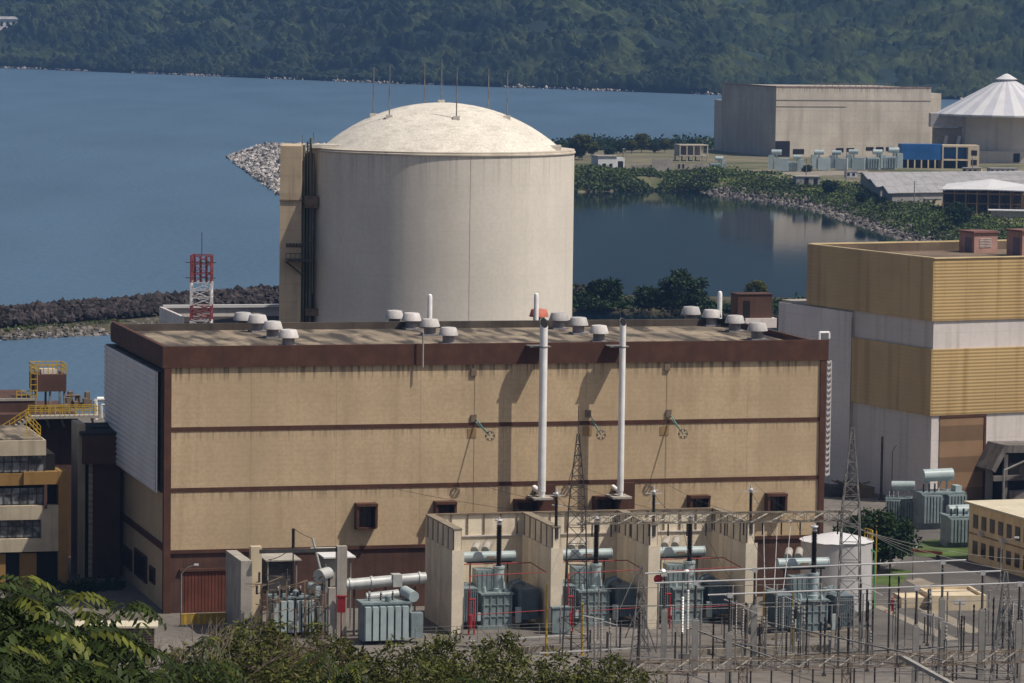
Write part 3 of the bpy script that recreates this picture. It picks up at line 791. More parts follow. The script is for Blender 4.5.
ga = math.atan2(-17.8, 3.6) ; gx_ = 4.05; gy_ = -math.sqrt((CR + .03) ** 2 - gx_ ** 2)
MB().tube((gx_, gy_ + .025, 20), (gx_, gy_ + .025, 48.8), .02, n=5).build('conduit', M['grey_conc'], rb)
MB().box(-17.2, -8, CZ + .02, -13.4, -5, CZ + .5).box(14.6, -5, CZ + .02, 16.0, -3.5, CZ + .7).build('roof_kerb', M['dome'], rb)

# ------------------------------------------------------------------ SMALL BUILDINGS BEHIND AND LEFT OF THE HALL
q = ZP(194, 321, 26.2); K = Fr(q.x, q.y, 15.3)
t = thing('pump_building', 'low white flat-roofed building seen behind the left end of the turbine hall roof', 'building', (K.x, K.y, 0), K.a)
MB().box(0, 9.5, 0, 20, 26, 24.4).build('wall', M['wwall'], t)
MB().box(-.01, 9.3, 24.4, .4, 26.2, 26.1).box(.4, 25.8, 24.4, 20, 26.2, 26.1).box(19.6, 9.5, 24.4, 20, 25.8, 26.1).build('parapet', M['wwall'], t)
MB().box(.4, 9.5, 24.4, 19.6, 25.8, 24.7).build('roof', M['black_roof'], t)
MB().box(.45, 25.5, 25.95, 20.1, 26.3, 26.35).build('coping', M['tarp'], t)

q = YP(201.5, 300, 506)
t = thing('radio_mast', 'red and white lattice mast standing behind the left end of the turbine hall', 'mast', (q.x, 506, 0))
mr_ = mat('mast_red', (.27, .07, .08), rough=.6); mw_ = mat('mast_white', (.7, .68, .68), rough=.6)
zz = [0, 8, 16, 23.8, 28.3, 35.6]; cols_ = ['w', 'r', 'w', 'r', 'w', 'r']
for i in range(5):
    top_ = zz[i + 1]; m_ = mr_ if i in (1, 3) else mw_
for z0, z1, m_ in ((0, 9, mr_), (9, 18, mw_), (18, 25.6, mw_), (25.6, 28.6, mr_), (28.6, 32.0 - 2.3, mr_)): pass
def zt_(v): return YP(201, v, 506).z
for z0, z1, m_ in ((0, 8, mw_), (8, zt_(320), mw_), (zt_(320), zt_(305), mr_), (zt_(305), zt_(282), mw_), (zt_(282), zt_(255), mr_)):
    MB().lattice((0, 0, z0), (0, 0, z1), 2.6, 2.6, max(3, int((z1 - z0) / 1.2)), .22, (0, 1, 0), rb=.11).build('lattice_section', m_, t)
pm = MB()
for k in range(3): pm.lathe([(.16, zt_(282)), (.16, zt_(255))], (-.8 + k * .75, -1.0, 0), 6)
pm.build('antenna_panel', mr_, t)
zt = zt_(255); MB().tube((0, 0, zt - 1), (0, 0, zt_(232)), .05, n=5).bar((-2, -1.3, zt - .9), (2, -1.3, zt - .9), .09).bar((-2, -1.3, zt - 2.9), (1.9, -1.3, zt - 2.9), .09).build('antenna', M['steel_dark'], t)

# office block, bottom left
O = Fr(*YP(67.6, 591, 451)[:2], 15.3)
t = thing('office_building', 'shaded four-storey office block with ribbon windows and ochre end portal, left edge', 'building', (O.x, O.y, 0), O.a)
def oz(v): return O.fy(45, v)[1]
def ox(u): return O.fy(u, 520)[0]
xu, xl, xp = ox(45.5), ox(58.5), 0.0
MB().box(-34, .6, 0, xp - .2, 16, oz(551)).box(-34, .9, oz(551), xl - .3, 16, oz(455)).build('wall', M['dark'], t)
MB().box(-34, -.3, oz(455), xu, 15.8, oz(440)).build('roof', M['office'], t)
MB().box(-34, 0.2, oz(440), xu - .3, 15.6, oz(440) + .12).build('roof_surface', M['roof'], t)
MB().box(-34, 0, oz(485), xu, .9, oz(473)).build('ochre_band', M['ochre'], t)
pw = ox(58)
MB().box(pw, -.4, -1, xp, 3.2, oz(471)).box(xu - 2.6, -.38, oz(484), pw - .002, 3, oz(471.5)).build('portal', M['ochre'], t)
MB().box(-34, -.35, oz(519), pw - .004, .9, oz(505)).box(-34, -.35, oz(551), pw - .004, .9, oz(538)).box(ox(41), -.34, oz(538) + .002, pw - .004, .9, oz(519) - .002).build('spandrel', M['office'], t)
for v0, v1, ue in ((456, 472, 45), (488, 504, 45), (520, 537, 41)):
    x1 = ox(ue); g = MB().box(-34, .35, oz(v1), x1, .55, oz(v0)).build('window', M['office_glass'], t)
    mu = MB(); a = x1
    while a > -20: mu.box(a - .06, .25, oz(v1), a + .06, .349, oz(v0)); a -= .95
    mu.box(-34, .24, (oz(v0) * .62 + oz(v1) * .38), x1, .345, (oz(v0) * .62 + oz(v1) * .38) + .09); mu.build('mullion', M['steel_dark'], g)
MB().box(ox(43.5), -.5, oz(508), ox(46.5), .3, oz(484)).build('pipe_duct', M['service'], t)
MB().box(ox(20), .2, 0, ox(37), .9, oz(553)).box(-34, .2, 0, ox(6), .9, oz(553)).build('ground_wall', M['ochre'], t)
r_ = MB(); a, b = ox(30), ox(44); z = oz(440)
for k in range(5):
    s_ = k / 4; x = a + (b - a) * s_; z2 = z + 2.2 - 1.8 * s_; r_.bar((x, 3, z), (x, 3, z2 + .9), .08)
r_.bar((a, 3, z + 3.1), (b, 3, z + 1.3), .1).bar((a, 3, z + 2.6), (b, 3, z + .8), .1).bar((a, 3, z + 2.1), (b, 3, z + .3), .18); r_.build('handrail', M['yellow'], t)

# brown service block behind the office, with yellow stairs
q = YP(76.5, 570, 478); S = Fr(q.x, 478, 15.3)
t = thing('service_building', 'dark brown service block with yellow stair rails behind the office block', 'building', (S.x, S.y, 0), S.a)
def sz(v): return S.fy(50, v)[1]
def sx(u): return S.fy(u, 420)[0]
MB().box(-32, 0, -1, 0, 16, sz(414)).box(-32, 2.5, sz(414), sx(38), 16, sz(402)).build('wall', M['service'], t)
MB().box(sx(28), -2.2, sz(417), sx(96), 0, sz(414.5)).build('walkway', M['grey_conc'], t)
MB().box(-33, 2.4, sz(402.5), sx(38), 2.9, sz(400)).build('coping', M['grey_conc'], t)
st = MB(); n = 12
for k in range(n):
    s_ = k / n; x = sx(28) - k * .42; z = sz(416) - k * .3; st.box(x - .45, -2.2, z - .35, x, -.1, z)
for k in range(5): x = sx(30 + k * 15); MB().bar((x, -1, sz(417)), (x + .5, -.05, sz(417) - 1.2), .22).build('bracket', M['grey_conc'], t)
st.build('stair', M['grey_conc'], t)
rl = MB()
def rail(p, q, n, h=1.1):
    p, q = Vector(p), Vector(q)
    for k in range(n + 1): c = p.lerp(q, k / n); rl.bar(c, c + Vector((0, 0, h)), .09)
    for f in (1, .55): rl.bar(p + Vector((0, 0, h * f)), q + Vector((0, 0, h * f)), .1)
rail((sx(28), -2.2, sz(414)), (sx(96), -2.2, sz(414)), 14)
rail((sx(28), -.2, sz(414)), (sx(96), -.2, sz(414)), 10)
rail((sx(28), -2.2, sz(414)), (sx(-14), -2.2, sz(440)), 8)
rail((sx(20), 3, sz(402)), (sx(40), 3, sz(402)), 4)
rl.build('handrail', M['yellow'], t)
hb0, hb1 = sx(38), sx(70)
MB().box(hb0, 3, sz(394), hb1, 7.5, sz(377)).build('roof_box', M['service'], t)
lg = MB()
for x in (hb0 + .2, (hb0 + hb1) / 2, hb1 - .2): lg.box(x - .12, 3.2, sz(415), x + .12, 3.5, sz(394)); lg.box(x - .12, 6.9, sz(415), x + .12, 7.2, sz(394))
lg.build('roof_box_leg', M['steel'], t)
rl = MB(); z = sz(377)
for y in (3.05, 7.4): rail((hb0, y, z), (hb1, y, z), 7, 1.25)
rail((hb0, 3, z), (hb0, 7.4, z), 4, 1.25); rail((hb1, 3, z), (hb1, 7.4, z), 4, 1.25)
for k in range(6): rl.bar((hb0 - .5, 2.7, z - 2.6 + k * .7), (hb0 + .3, 2.7, z - 2.6 + k * .7), .09)
rl.bar((hb0 - .5, 2.7, z - 2.8), (hb0 - .5, 2.7, z + 1.3), .1).bar((hb0 + .3, 2.7, z - 2.8), (hb0 + .3, 2.7, z + 1.3), .1)
rl.build('roof_railing', M['yellow'], t)
MB().box(hb0 + 1, 4, z, hb1 - 1, 6.5, z + .5).build('roof_hatch', M['wwall'], t)
eq = MB()
for k in range(9):
    x = sx(72 + k * 3.2); eq.box(x - .3, 4 + k % 3, sz(413), x + .25, 5 + k % 3, sz(413) + .6 + (k * 37 % 5) * .35)
eq.path([(sx(70), 5, sz(400)), (sx(86), 5, sz(400)), (sx(86), 5, sz(412))], .12); eq.build('roof_pipework', M['rust'], t)
pth = [(sx(98), 2, sz(422)), (sx(98), 2, sz(404)), (sx(99.5), 2, sz(401.5)), (sx(108), 2, sz(401.5))]
o = MB().path(pth, .3, 10).path([(sx(104), 2, sz(420)), (sx(104), 2, sz(407)), (sx(109), 2, sz(407))], .15, 8).build('bent_pipe', M['white']); o.location = (S.x, S.y, 0); o.rotation_euler.z = S.a
tag(o, 'white bent pipe rising between the service block and the white cladding', 'pipe')
t = thing('stair_annex', 'dark brown annex with black roof against the left side of the turbine hall', 'annex', (T.x, T.y, 0), T.a)
yA = 28.5
def az(v): return T.fy(100, v, yA)[1]
def ax(u): return T.fy(u, 480, yA)[0]
a0, a1, a2, a3 = ax(78), ax(82), ax(93), -.25
MB().box(a2, yA, -1, a3, yA + 5, az(432)).box(a1, yA - .9, az(463), a3 + .002, yA - .002, az(432)).build('wall', M['service'], t)
MB().box(a0, yA + .3, -1, a0 + .9, yA + 5.2, az(424)).build('white_strip', M['office'], t)
MB().corr_y(a0 + 1.3, a2 - .003, yA + .2, 0, az(463), .7, .08).build('cladding', M['office'], t)
MB().box(a0 + .9, yA + .25, 0, a0 + 1.3, yA + 5, az(440)).build('slot', M['dark'], t)
MB().add([(a1 - .3, yA - 1, az(432)), (a3, yA - 1, az(432)), (a3, yA + 6, az(432) + .5), (a1 - .3, yA + 6, az(432) + .5), (a1 - .3, yA - 1, az(432) - .3), (a3, yA - 1, az(432) - .3), (a3, yA + 6, az(432) - .3), (a1 - .3, yA + 6, az(432) - .3)],
         [(0, 1, 2, 3), (4, 7, 6, 5), (0, 4, 5, 1), (1, 5, 6, 2), (2, 6, 7, 3), (3, 7, 4, 0)]).box(ax(96), 30.5, az(431), ax(112), 32.5, az(429)).build('roof', M['black_roof'], t)

# ------------------------------------------------------------------ YELLOW AND WHITE BUILDING, RIGHT
B = Fr(58.5, 539.9, 27.0)
t = thing('auxiliary_building', 'big white building with two gold ribbed bands, right of the turbine hall', 'building', (B.x, B.y, 0), B.a)
def bz(v): return B.fy(935, v)[1]
z_top, z_a, z_b, z_c = 34.4, 25.7, 21.8, 12.5
DW = B.fx(810.7, 243.6)[0]; DA = B.fx(781, 293.5)[0]; DB = B.fx(853.5, 336)[0]
MB().box(0, 0, -1, 42, DW, z_a).build('wall', M['wwall'], t)
MB().box(-.35, DB, -1, 30, DA, z_a - .3).build('annex_wall', M['wwall'], t)
MB().box(-.05, DB + .2, z_a - .3, 29.5, DA - .3, z_a + .1).build('annex_roof', M['grey_conc'], t)
g = MB().box(0, .0, z_a, 42, DW, z_top - 2.2); g.build('upper_storey', M['gold'], t)
u_ = MB().corr_y(-.2, 42, -.2, z_a, z_top, .46, .03)
u_.corr_x(-.36, -.18, DW + .3, z_a + .003, z_top, .55, .02)
u_.box(.0, DW, z_a, 42, DW + .3, z_top); u_.box(41.7, 0, z_a, 42, DW, z_top)
u_.build('gold_cladding', M['gold'], t)
l_ = MB().corr_y(-.2, 42, -.2, z_c, z_b, .46, .03); l_.corr_x(-.34, -.18, DB, z_c + .003, z_b, .55, .02); l_.build('gold_cladding', M['gold'], t)
MB().box(.3, 0.1, z_top - 2.2, 41.7, DW, z_top - 1.2).box(.3, DW - .35, z_top - 1.2, 41.7, DW - .005, z_top - .1).build('roof', mat('stained_roof', (.17, .125, .09), rough=.95, var=.25, scale=.15, streak=.7, blot=.6), t)
MB().box(-.36, -.36, z_top + .002, 42, .15, z_top + .15).box(-.36, .15, z_top + .002, .1, DW + .3, z_top + .15).box(.1, DW - .1, z_top + .002, 42, DW + .32, z_top + .2).build('coping', mat('coping_cream', (.66, .52, .30), rough=.6), t)
x0, zt = B.fy(940, 418, -.1); x1, _ = B.fy(984, 418, -.1)
d = MB().box(x0, -.12, 0, x1, 0.001, zt).build('door', M['bwall2'], t)
MB().box(x1, -.22, 0, x1 + .35, 0, zt).box(x0, -.22, zt, x1 + .35, 0, zt + .3).build('door_frame', M['brown'], d)
MB().bar((-.37, DB - .1, 0), (-.37, DB - .1, z_a - 1), .14).build('downpipe', M['grey_conc'], t)
# roof huts
for u0, u1, v0, v1, lab in ((963, 999, 233, 253, 'pink rooftop hut with louvred window on the gold building'), (1011, 1050, 232, 257, 'pink rooftop hut at the right picture edge on the gold building')):
    q = ZP(u0 + 11, v1, z_top - 1.2); h_ = (v1 - v0) * q.y / F; w_ = (u1 - u0 - 11) * q.y / F / math.cos(B.a)
    k = thing('rooftop_plant_hut', lab, 'hut', q, B.a, 'pink huts on the gold building')
    MB().box(0, 0, 0, w_, 4, h_).build('wall', M['pink'], k); MB().box(-.25, -.25, h_, w_ + .25, 4.3, h_ + .25).build('roof', mat('hut_roof', (.2, .1, .09), rough=.8), k)
    lv = MB()
    for i in range(6): lv.box(w_ * .22, -.08, h_ * (.28 + i * .08), w_ * .72, -.002, h_ * (.28 + i * .08) + .1)
    lv.build('louvre', M['wwall'], k); MB().box(-.06, .6, .1, -.002, 2.4, h_ * .75).build('door', mat('hut_door', (.16, .13, .17), rough=.7), k)

# dark shelter at the right edge, against the gold building
q = ZP(994, 505, 0)
M['soot'] = mat('sooty_concrete', (.15, .135, .125), rough=.95, var=.3, scale=.5, streak=.7)
t = thing('concrete_shelter', 'dark sooty concrete shelter with sloping end at right edge below gold cladding', 'shelter', (q.x, q.y - 2, 0), R(20))
hz = .137
MB().yprism([(-.8, 5.2), (1.2, 8.6), (14, 8.2), (14, 7.3), (1.4, 7.5), (-.2, 4.8)], 0, 6).build('roof', M['soot'], t)
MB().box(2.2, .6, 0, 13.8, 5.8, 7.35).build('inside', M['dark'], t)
for x in (1.2, 6.5, 11): MB().box(x, .1, 0, x + .6, .59, 7.3).build('column', M['soot'], t)
MB().box(-.5, -.1, 3.6, 14, .58, 4.3).box(2, -.3, 0, 9, .58, 2.2).build('ledge', M['soot'], t)

for x, z, r in ((3.5, 5.9, .8), (6.0, 6.1, .6), (9.0, 5.7, 1.0)): MB().tube((x, -1.2, z - .9), (x + 2.0, -.6, z - .9), r, n=14).build('tank', M['soot'], t)
MB().path([(.5, -1.2, 0), (.5, -1.2, 5.2), (4, -1.3, 6.6), (13, -1.3, 6.6)], .16).build('pipe', M['steel'], t)

# ------------------------------------------------------------------ TRANSFORMER BAYS
fr = [T.fz(u, v, 0) for u, v in ((456, 634), (555.5, 631.5), (653.5, 629), (751.5, 626.5))]
yF = sum(p[1] for p in fr) / 4; WX = [p[0] for p in fr]; yB = yF + 12.6; WH = 11.5
names_w = ['pale concrete fire wall closing the transformer row at its left end', 'pale concrete fire wall between first and second transformers from left',
           'pale concrete fire wall between second and third transformers from left', 'pale concrete fire wall at the right end of the row, before the last transformer']
for i, x in enumerate(WX):
    t = thing('fire_wall', names_w[i], 'wall', T.wld(x, yF), T.a, 'fire walls between transformers')
    L_ = yB - yF
    MB().box(-.5, 0, -1, .5, L_ - .003, 9.1).box(-.38, .25, 9.1, .38, L_ - .003, WH).build('wall', M['bay'], t)
    MB().box(-.68, -.06, -1, .68, -.003, 9.3).build('end_face', M['bay'], t)
    br = MB()
    for k in range(6):
        y = .5 + k * (L_ - 1.2) / 5
        for sx_ in (-1, 1): br.box(sx_ * .43 - .06, y - .07, 9.15 if k % 2 else 9.15, sx_ * .43 + .06, y + .07, WH - .05 if k else WH + .1)
    br.box(-.5, .2, WH, .5, L_ - .01, WH + .14)
    br.build('bracket', mat('bracket_steel', (.24, .20, .15), rough=.8), t)
t = thing('bay_back_wall', 'long pale concrete wall with dark upright brackets behind the transformers', 'wall', T.wld(WX[0] - .42, yB), T.a)
BWL = WX[3] - WX[0] + .84
MB().box(0, 0, -1, BWL, .5, 9.1).box(0, .1, 9.1, BWL, .4, WH).build('wall', M['bay'], t)
MB().box(.4, -.14, 9.0, BWL - .4, -.003, 9.16).build('ledge', M['wwall'], t)
br = MB(); n = 18
for k in range(n): x = .9 + (BWL - 1.8) * k / (n - 1); br.box(x - .07, -.04, 9.2, x + .07, .09, WH - .05)
br.box(0, -.1, WH, BWL, .5, WH + .14); br.build('bracket', M['rust'], t)

def insulator(mb, x, y, z0, z1, r=.2, n=10):
    prof = []; k = max(4, int((z1 - z0) / .16))
    for i in range(k):
        z = z0 + (z1 - z0) * i / k; dz_ = (z1 - z0) / k
        prof += [(r * .6, z), (r, z + dz_ * .45), (r * .6, z + dz_ * .9)]
    return mb.lathe(prof, (x, y, 0), n)

def transformer(name, label, loc, rz, group):
    t = thing(name, label, 'transformer', loc, rz, group)
    mb = MB().box(-1.7, -1.9, .35, 1.75, 1.9, 3.75).box(-1.85, -2.05, 3.75, 1.9, 2.05, 3.95)
    for k in range(5): x = -1.5 + k * .78; mb.box(x - .06, -2.02, .45, x + .06, -1.9, 3.6)
    for z in (1.3, 2.6): mb.box(-1.7, -1.99, z, 1.75, -1.9, z + .12)
    mb.box(-2.2, -2.3, 0, 2.3, 2.3, .35); mb.build('tank', M['xfmr'], t)
    for x0, x1, y0, y1, z1 in ((-4.2, -2.35, -2.4, 2.2, 4.5), (2.6, 4.7, -1.9, 2.4, 4.2)):
        r_ = MB().box(x0, y0, .9, x1, y1, z1)
        k = x0 + .08
        while k < x1 - .05: r_.box(k, y0 - .16, 1.0, k + .09, y0, z1 - .15); k += .24
        k = y0 + .1
        while k < y1: r_.box(x0 - .12, k, 1.0, x0, k + .1, z1 - .15); k += .3
        r_.box(x0 - .05, y0 - .05, z1, x1 + .05, y1 + .05, z1 + .12); r_.bar(((x0 + x1) / 2, 0, .0), ((x0 + x1) / 2, 0, .9), .5)
        r_.build('radiator', M['xfmr_dark'], t)
    for pp_, pr_ in (([(1.6, 0, 3.2), (2.2, 0, 4.6), (3.0, 0, 4.9), (3.7, 0, 4.6)], .22), ([(1.6, 1, 3.2), (2.2, 1, 4.7), (3.4, 1, 5.0)], .16), ([(-1.6, 0, 3.4), (-2.6, 0, 4.9), (-3.2, 0, 4.6)], .2)): MB().path(pp_, pr_).build('pipe', M['xfmr'], t)
    tr = MB().box(-2.05, -.6, 3.95, -.05, 1.2, 6.4)
    for k in range(4): tr.box(-1.9 + k * .55, -.68, 4.0, -1.82 + k * .55, -.6, 6.3)
    tr.build('turret', M['xfmr'], t)
    bt = MB().lathe([(.75, 3.95), (.75, 4.3), (.6, 4.35), (.6, 6.5), (.68, 6.5), (.68, 6.75)], (.55, -.4, 0), 16).build('bushing_turret', M['xfmr_lt'], t)
    b_ = insulator(MB(), .55, -.4, 6.75, 11.3, .36).build('bushing', M['porc'], t)
    MB().lathe([(.2, 11.3), (.3, 11.4), (.3, 11.6), (.12, 11.7), (.1, 12.2)], (.55, -.4, 0), 10).lathe([(.45, 11.75), (.5, 11.85), (.45, 11.95)], (.55, -.4, 0), 12).build('terminal', M['alu'], b_)
    c = MB().tube((-3.0, 1.6, 7.55), (2.9, 1.6, 7.55), .58, n=20)
    for x in (-3.02, 2.82): c.tube((x, 1.6, 7.55), (x + .1, 1.6, 7.55), .62, n=20)
    c.build('conservator', M['xfmr_lt'], t)
    MB().box(-.45, .95, 7.3, .45, 1.03, 7.65).build('nameplate', M['rust'], t)
    s = MB()
    for x in (-2.2, 2.1): s.bar((x, 1.6, .3), (x, 1.6, 7.1), .16).bar((x, 1.6, 4), (x * .7, .4, 3.9), .1)
    s.box(-2.6, 1.3, 6.85, 2.5, 1.9, 7.0); s.build('support', M['steel_dark'], t)
    d = MB()
    for x in (-1.5, -.3): d.tube((x, 2.4, 8.1), (x + .9, 4.6, 8.5), .45, n=14)
    d.build('bus_duct', M['grey_conc'], t)
    MB().box(2.0, -2.6, .7, 2.6, -2.2, 2.4).build('cabinet', M['xfmr_lt'], t); MB().box(-2.4, -2.55, 1.0, -2.0, -2.2, 1.9).build('cabinet', M['xfmr_lt'], t)
    for vx, vy, vz in ((1.2, -1.2, 4.4), (-1.3, -1.4, 4.6), (1.4, .6, 4.8)): MB().lathe([(.2, 3.95), (.22, 4.15), (.14, vz)], (vx, vy, 0), 10).build('valve', M['xfmr_lt'], t)
    return t
labs = ['blue-grey transformer with black bushing in the first bay from the left', 'blue-grey transformer in the second bay, behind the tall lattice mast',
        'blue-grey transformer in the third bay, behind white tube busbars', 'blue-grey transformer outside the bays, in front of the white tank']
yT = yF + 5.2
proto = transformer('power_transformer', labs[0], T.wld(WX[0] + 5.35, yT), T.a, 'main transformers')
dup(proto, T.wld(WX[1] + 5.35, yT), T.a, labs[1]); dup(proto, T.wld(WX[2] + 5.1, yT), T.a, labs[2])
q = T.fz(815, 636, 0); dup(proto, T.wld(q[0] - .2, q[1] + 2.2), T.a, labs[3])
dl = ['first', 'second', 'third']
# post insulators on the wall ends
pz = None
for i, (u, v) in enumerate(((553, 480), (653, 478), (752, 477))):
    x = WX[i + 1]
    lab = f'black post insulator with white fittings standing on the {dl[i]} fire wall right of the row\'s end wall' if i else 'black post insulator standing on the fire wall left of the tall lattice mast'
    lab = ['black post insulator on the fire wall end just left of the tall lattice mast', 'black post insulator on the middle fire wall end, right of the thin white stack', 'black post insulator on the rightmost fire wall end'][i]
    if pz is None:
        pz = thing('post_insulator', lab, 'insulator', T.wld(x, yF + .5, WH - 1.2), T.a, 'post insulators on the fire walls')
        MB().lathe([(.35, 0), (.35, 1.2), (.25, 1.35)], n=10).build('base', M['steel_dark'], pz)
        insulator(MB(), 0, 0, 1.35, 4.6, .22).build('body', M['porc'], pz)
        MB().lathe([(.14, 4.6), (.22, 4.75), (.22, 4.95), (.1, 5.1), (.1, 5.5)], n=8).bar((-1.0, 0, 4.75), (.9, 0, 4.7), .1).bar((-.5, 0, 3.7), (.7, 0, 3.55), .1).bar((-.4, 0, 4.95), (.5, 0, 5.1), .1).build('fitting', M['alu'], pz)
    else: dup(pz, T.wld(x, yF + .5, WH - 1.2), T.a, lab)
# red sprinkler pipes and yellow poles in the bays
for i in range(3):
    x0 = WX[i] + 1.2; x1 = WX[i + 1] - 1.0
    t = thing('sprinkler_pipe', ['red fire pipe frame in the first bay from the left', 'red fire pipe frame in the second bay, behind the tall lattice mast', 'red fire pipe frame in the third bay, behind the tube busbars'][i], 'pipe', T.wld(x0, yF - .4), T.a, 'red fire pipes round the transformers')
    w = x1 - x0
    MB().tube((0, 0, 0), (0, 0, 5.0), .11, n=8).tube((.6, 0, 0), (.6, 0, 3.9), .09, n=8).tube((0, 0, 3.9), (.7, 0, 3.9), .12, n=8).lathe([(.3, .8), (.3, 2.2)], (.1, 0, 0), 10).build('riser', M['red'], t)
    MB().tube((.1, 0, 2.2), (w, -.1, 2.5), .045, n=6).tube((.2, .5, 6.4), (w * .93, .6, 6.6), .05, n=6).tube((.2, 6, 6.9), (w - .4, 6, 6.9), .06, n=6).tube((w - .2, .5, 6.6), (w - .4, 6, 6.9), .06, n=6).tube((0, 0, 5), (.2, .5, 6.4), .06, n=6).build('pipe', M['red'], t)
for u, v0, v1, lab in ((546, 585, 655, 'yellow pole in front of the second fire wall from the left'), (582, 604, 655, 'short yellow pole beside the tall lattice mast'), (763, 577, 645, 'yellow pole left of the transformer by the white tank'), (792, 592, 648, 'yellow pole in front of the transformer by the white tank')):
    q = ZP(u, v1, 0); h = YP(u, v0, q.y).z
    o = MB().lathe([(.11, 0), (.11, h), (.04, h + .1)], n=8).box(-.25, -.25, 0, .25, .25, .12).build('marker_pole', M['yellow']); o.location = q; tag(o, lab, 'pole', 'yellow poles before the transformers')
q = ZP(560, 634, 0)
t = thing('control_cabinet', 'grey control cabinet at the foot of the second fire wall', 'cabinet', q, T.a)
MB().box(-1.0, -.4, .2, .9, .4, 2.9).box(-1.1, -.5, 2.9, 1.0, .5, 3.05).box(-.95, -.35, 0, .85, .35, .2).build('body', M['xfmr'], t); MB().lathe([(.2, -.02), (.2, .02)], n=8).build('dial', M['dark'], t).location = (0, -.41, 1.9)
o = MB().path([(0, 0, 0), (0, 0, 1.6)], .07).tube((0, -.06, 1.95), (0, .02, 1.95), .55, n=18).build('hydrant_sign', M['red']); o.location = ZP(656.5, 598, 0) if False else ZP(657, 652, 0) + Vector((0, 0, 5.3)); 
q = ZP(657, 650, 0); h = YP(657, 579, q.y).z
o.location = q; bpy.data.objects.remove(o)
t = thing('hydrant_sign', 'round red disc sign on a post left of the busbar posts', 'sign', q)
MB().tube((0, 0, 0), (0, 0, h), .07, n=6).build('post', M['steel'], t); MB().tube((0, -.12, h), (0, -.05, h), .48, n=18).build('disc', M['red'], t)

# ------------------------------------------------------------------ STATION TRANSFORMERS, BOTTOM LEFT
q = ZP(246, 637, 0)
t = thing('concrete_screen_wall', 'grey concrete wall with a pale pillar beside the red-brown door', 'wall', q, T.a)
MB().box(-.6, 0, -1, .6, 8.5, 8.3).build('wall', M['grey_conc'], t)
MB().box(1.1, 3, -1, 2.3, 4, 9.4).build('pillar', M['cream'], t)
q = ZP(261, 640, 0)
t = thing('busbar_frame', 'grey concrete goalpost frame over the left transformers', 'frame', ZP(330, 640, 0) + Vector((0, 3, 0)), T.a)
MB().box(.5, -.4, 0, 1.6, .5, 9.8).box(-.9, -2.6, 0, -.1, -1.9, 5.6).build('post', M['grey_conc'], t)
MB().box(-8, -.2, 9.2, .49, .2, 9.6).build('beam', M['steel_dark'], t)
def aux(name, label, u, v, rz, s=1.0, group='station transformers by the brown wall'):
    t = thing(name, label, 'transformer', ZP(u, v, 0), rz, group)
    mb = MB().box(-2.6, -1.2, .3, 2.4, 1.3, 4.3).box(-2.8, -1.4, 4.3, 2.6, 1.5, 4.5)
    mb.build('tank', M['xfmr'], t)
    r_ = MB()
    for k in range(6): x = -2.5 + k * .82; r_.box(x, -2.0, .5, x + .62, -1.2, 4.1)
    r_.build('radiator', M['xfmr_lt'], t)
    MB().tube((3.0, -1.1, 5.0), (2.5, 1.2, 5.3), .6, n=16).bar((2.9, 0, 3), (2.9, 0, 4.6), .25).build('conservator', M['xfmr_lt'], t)
    MB().box(2.6, -1.7, .6, 3.9, -.6, 3.3).build('cabinet', M['xfmr'], t); MB().lathe([(.35, 4.5), (.35, 5.1), (.1, 5.3)], (.2, -.8, 0), 10).build('valve', M['xfmr'], t)
    for k in range(3):
        b = insulator(MB(), -1.6 + k * 1.3, .3, 4.5, 5.3, .16).build('bushing', M['porc'], t)
        MB().lathe([(.1, 5.3), (.1, 5.5)], (-1.6 + k * 1.3, .3, 0), 6).build('terminal', M['alu'], b)
    return t
a1 = aux('station_transformer', 'light grey finned transformer below the thick silver duct', 384, 642, T.a)
dup(a1, ZP(292, 634, 0), T.a, 'grey transformer under the small grey-roofed canopy, left of the goalpost frame', scale=.95)
x_ = T.fz(352, 640, 0)
t = thing('bus_duct', 'thick silver tube duct running above the finned transformer to the fire wall', 'duct', T.wld(x_[0], x_[1] + 3.5, 5.5), T.a)
d_ = MB().tube((0, 0, 0), (9.0, 0, .55), .62, n=18)
for k in (.4, 2.8, 5.6, 8.2): d_.tube((k, 0, k * .061), (k + .25, 0, k * .061 + .015), .72, n=18)
d_.build('tube', M['duct'], t); MB().box(5.2, -.7, -.3, 6.2, .7, 1.05).build('collar', M['duct'], t)
s_ = MB()
for k in (1, 4.5, 7.8): s_.bar((k, 0, -5.5), (k, 0, -.4), .2)
s_.build('support', M['steel_dark'], t)
t = thing('small_duct', 'short grey tube below the thick silver duct', 'duct', T.wld(x_[0] + 3.0, x_[1] + 1.2, 4.6), T.a)
MB().tube((-1.2, 0, -.2), (2.4, 0, .1), .5, n=14).build('tube', M['duct'], t); MB().bar((.4, 0, -4.6), (.4, 0, -.3), .2).build('support', M['steel_dark'], t)
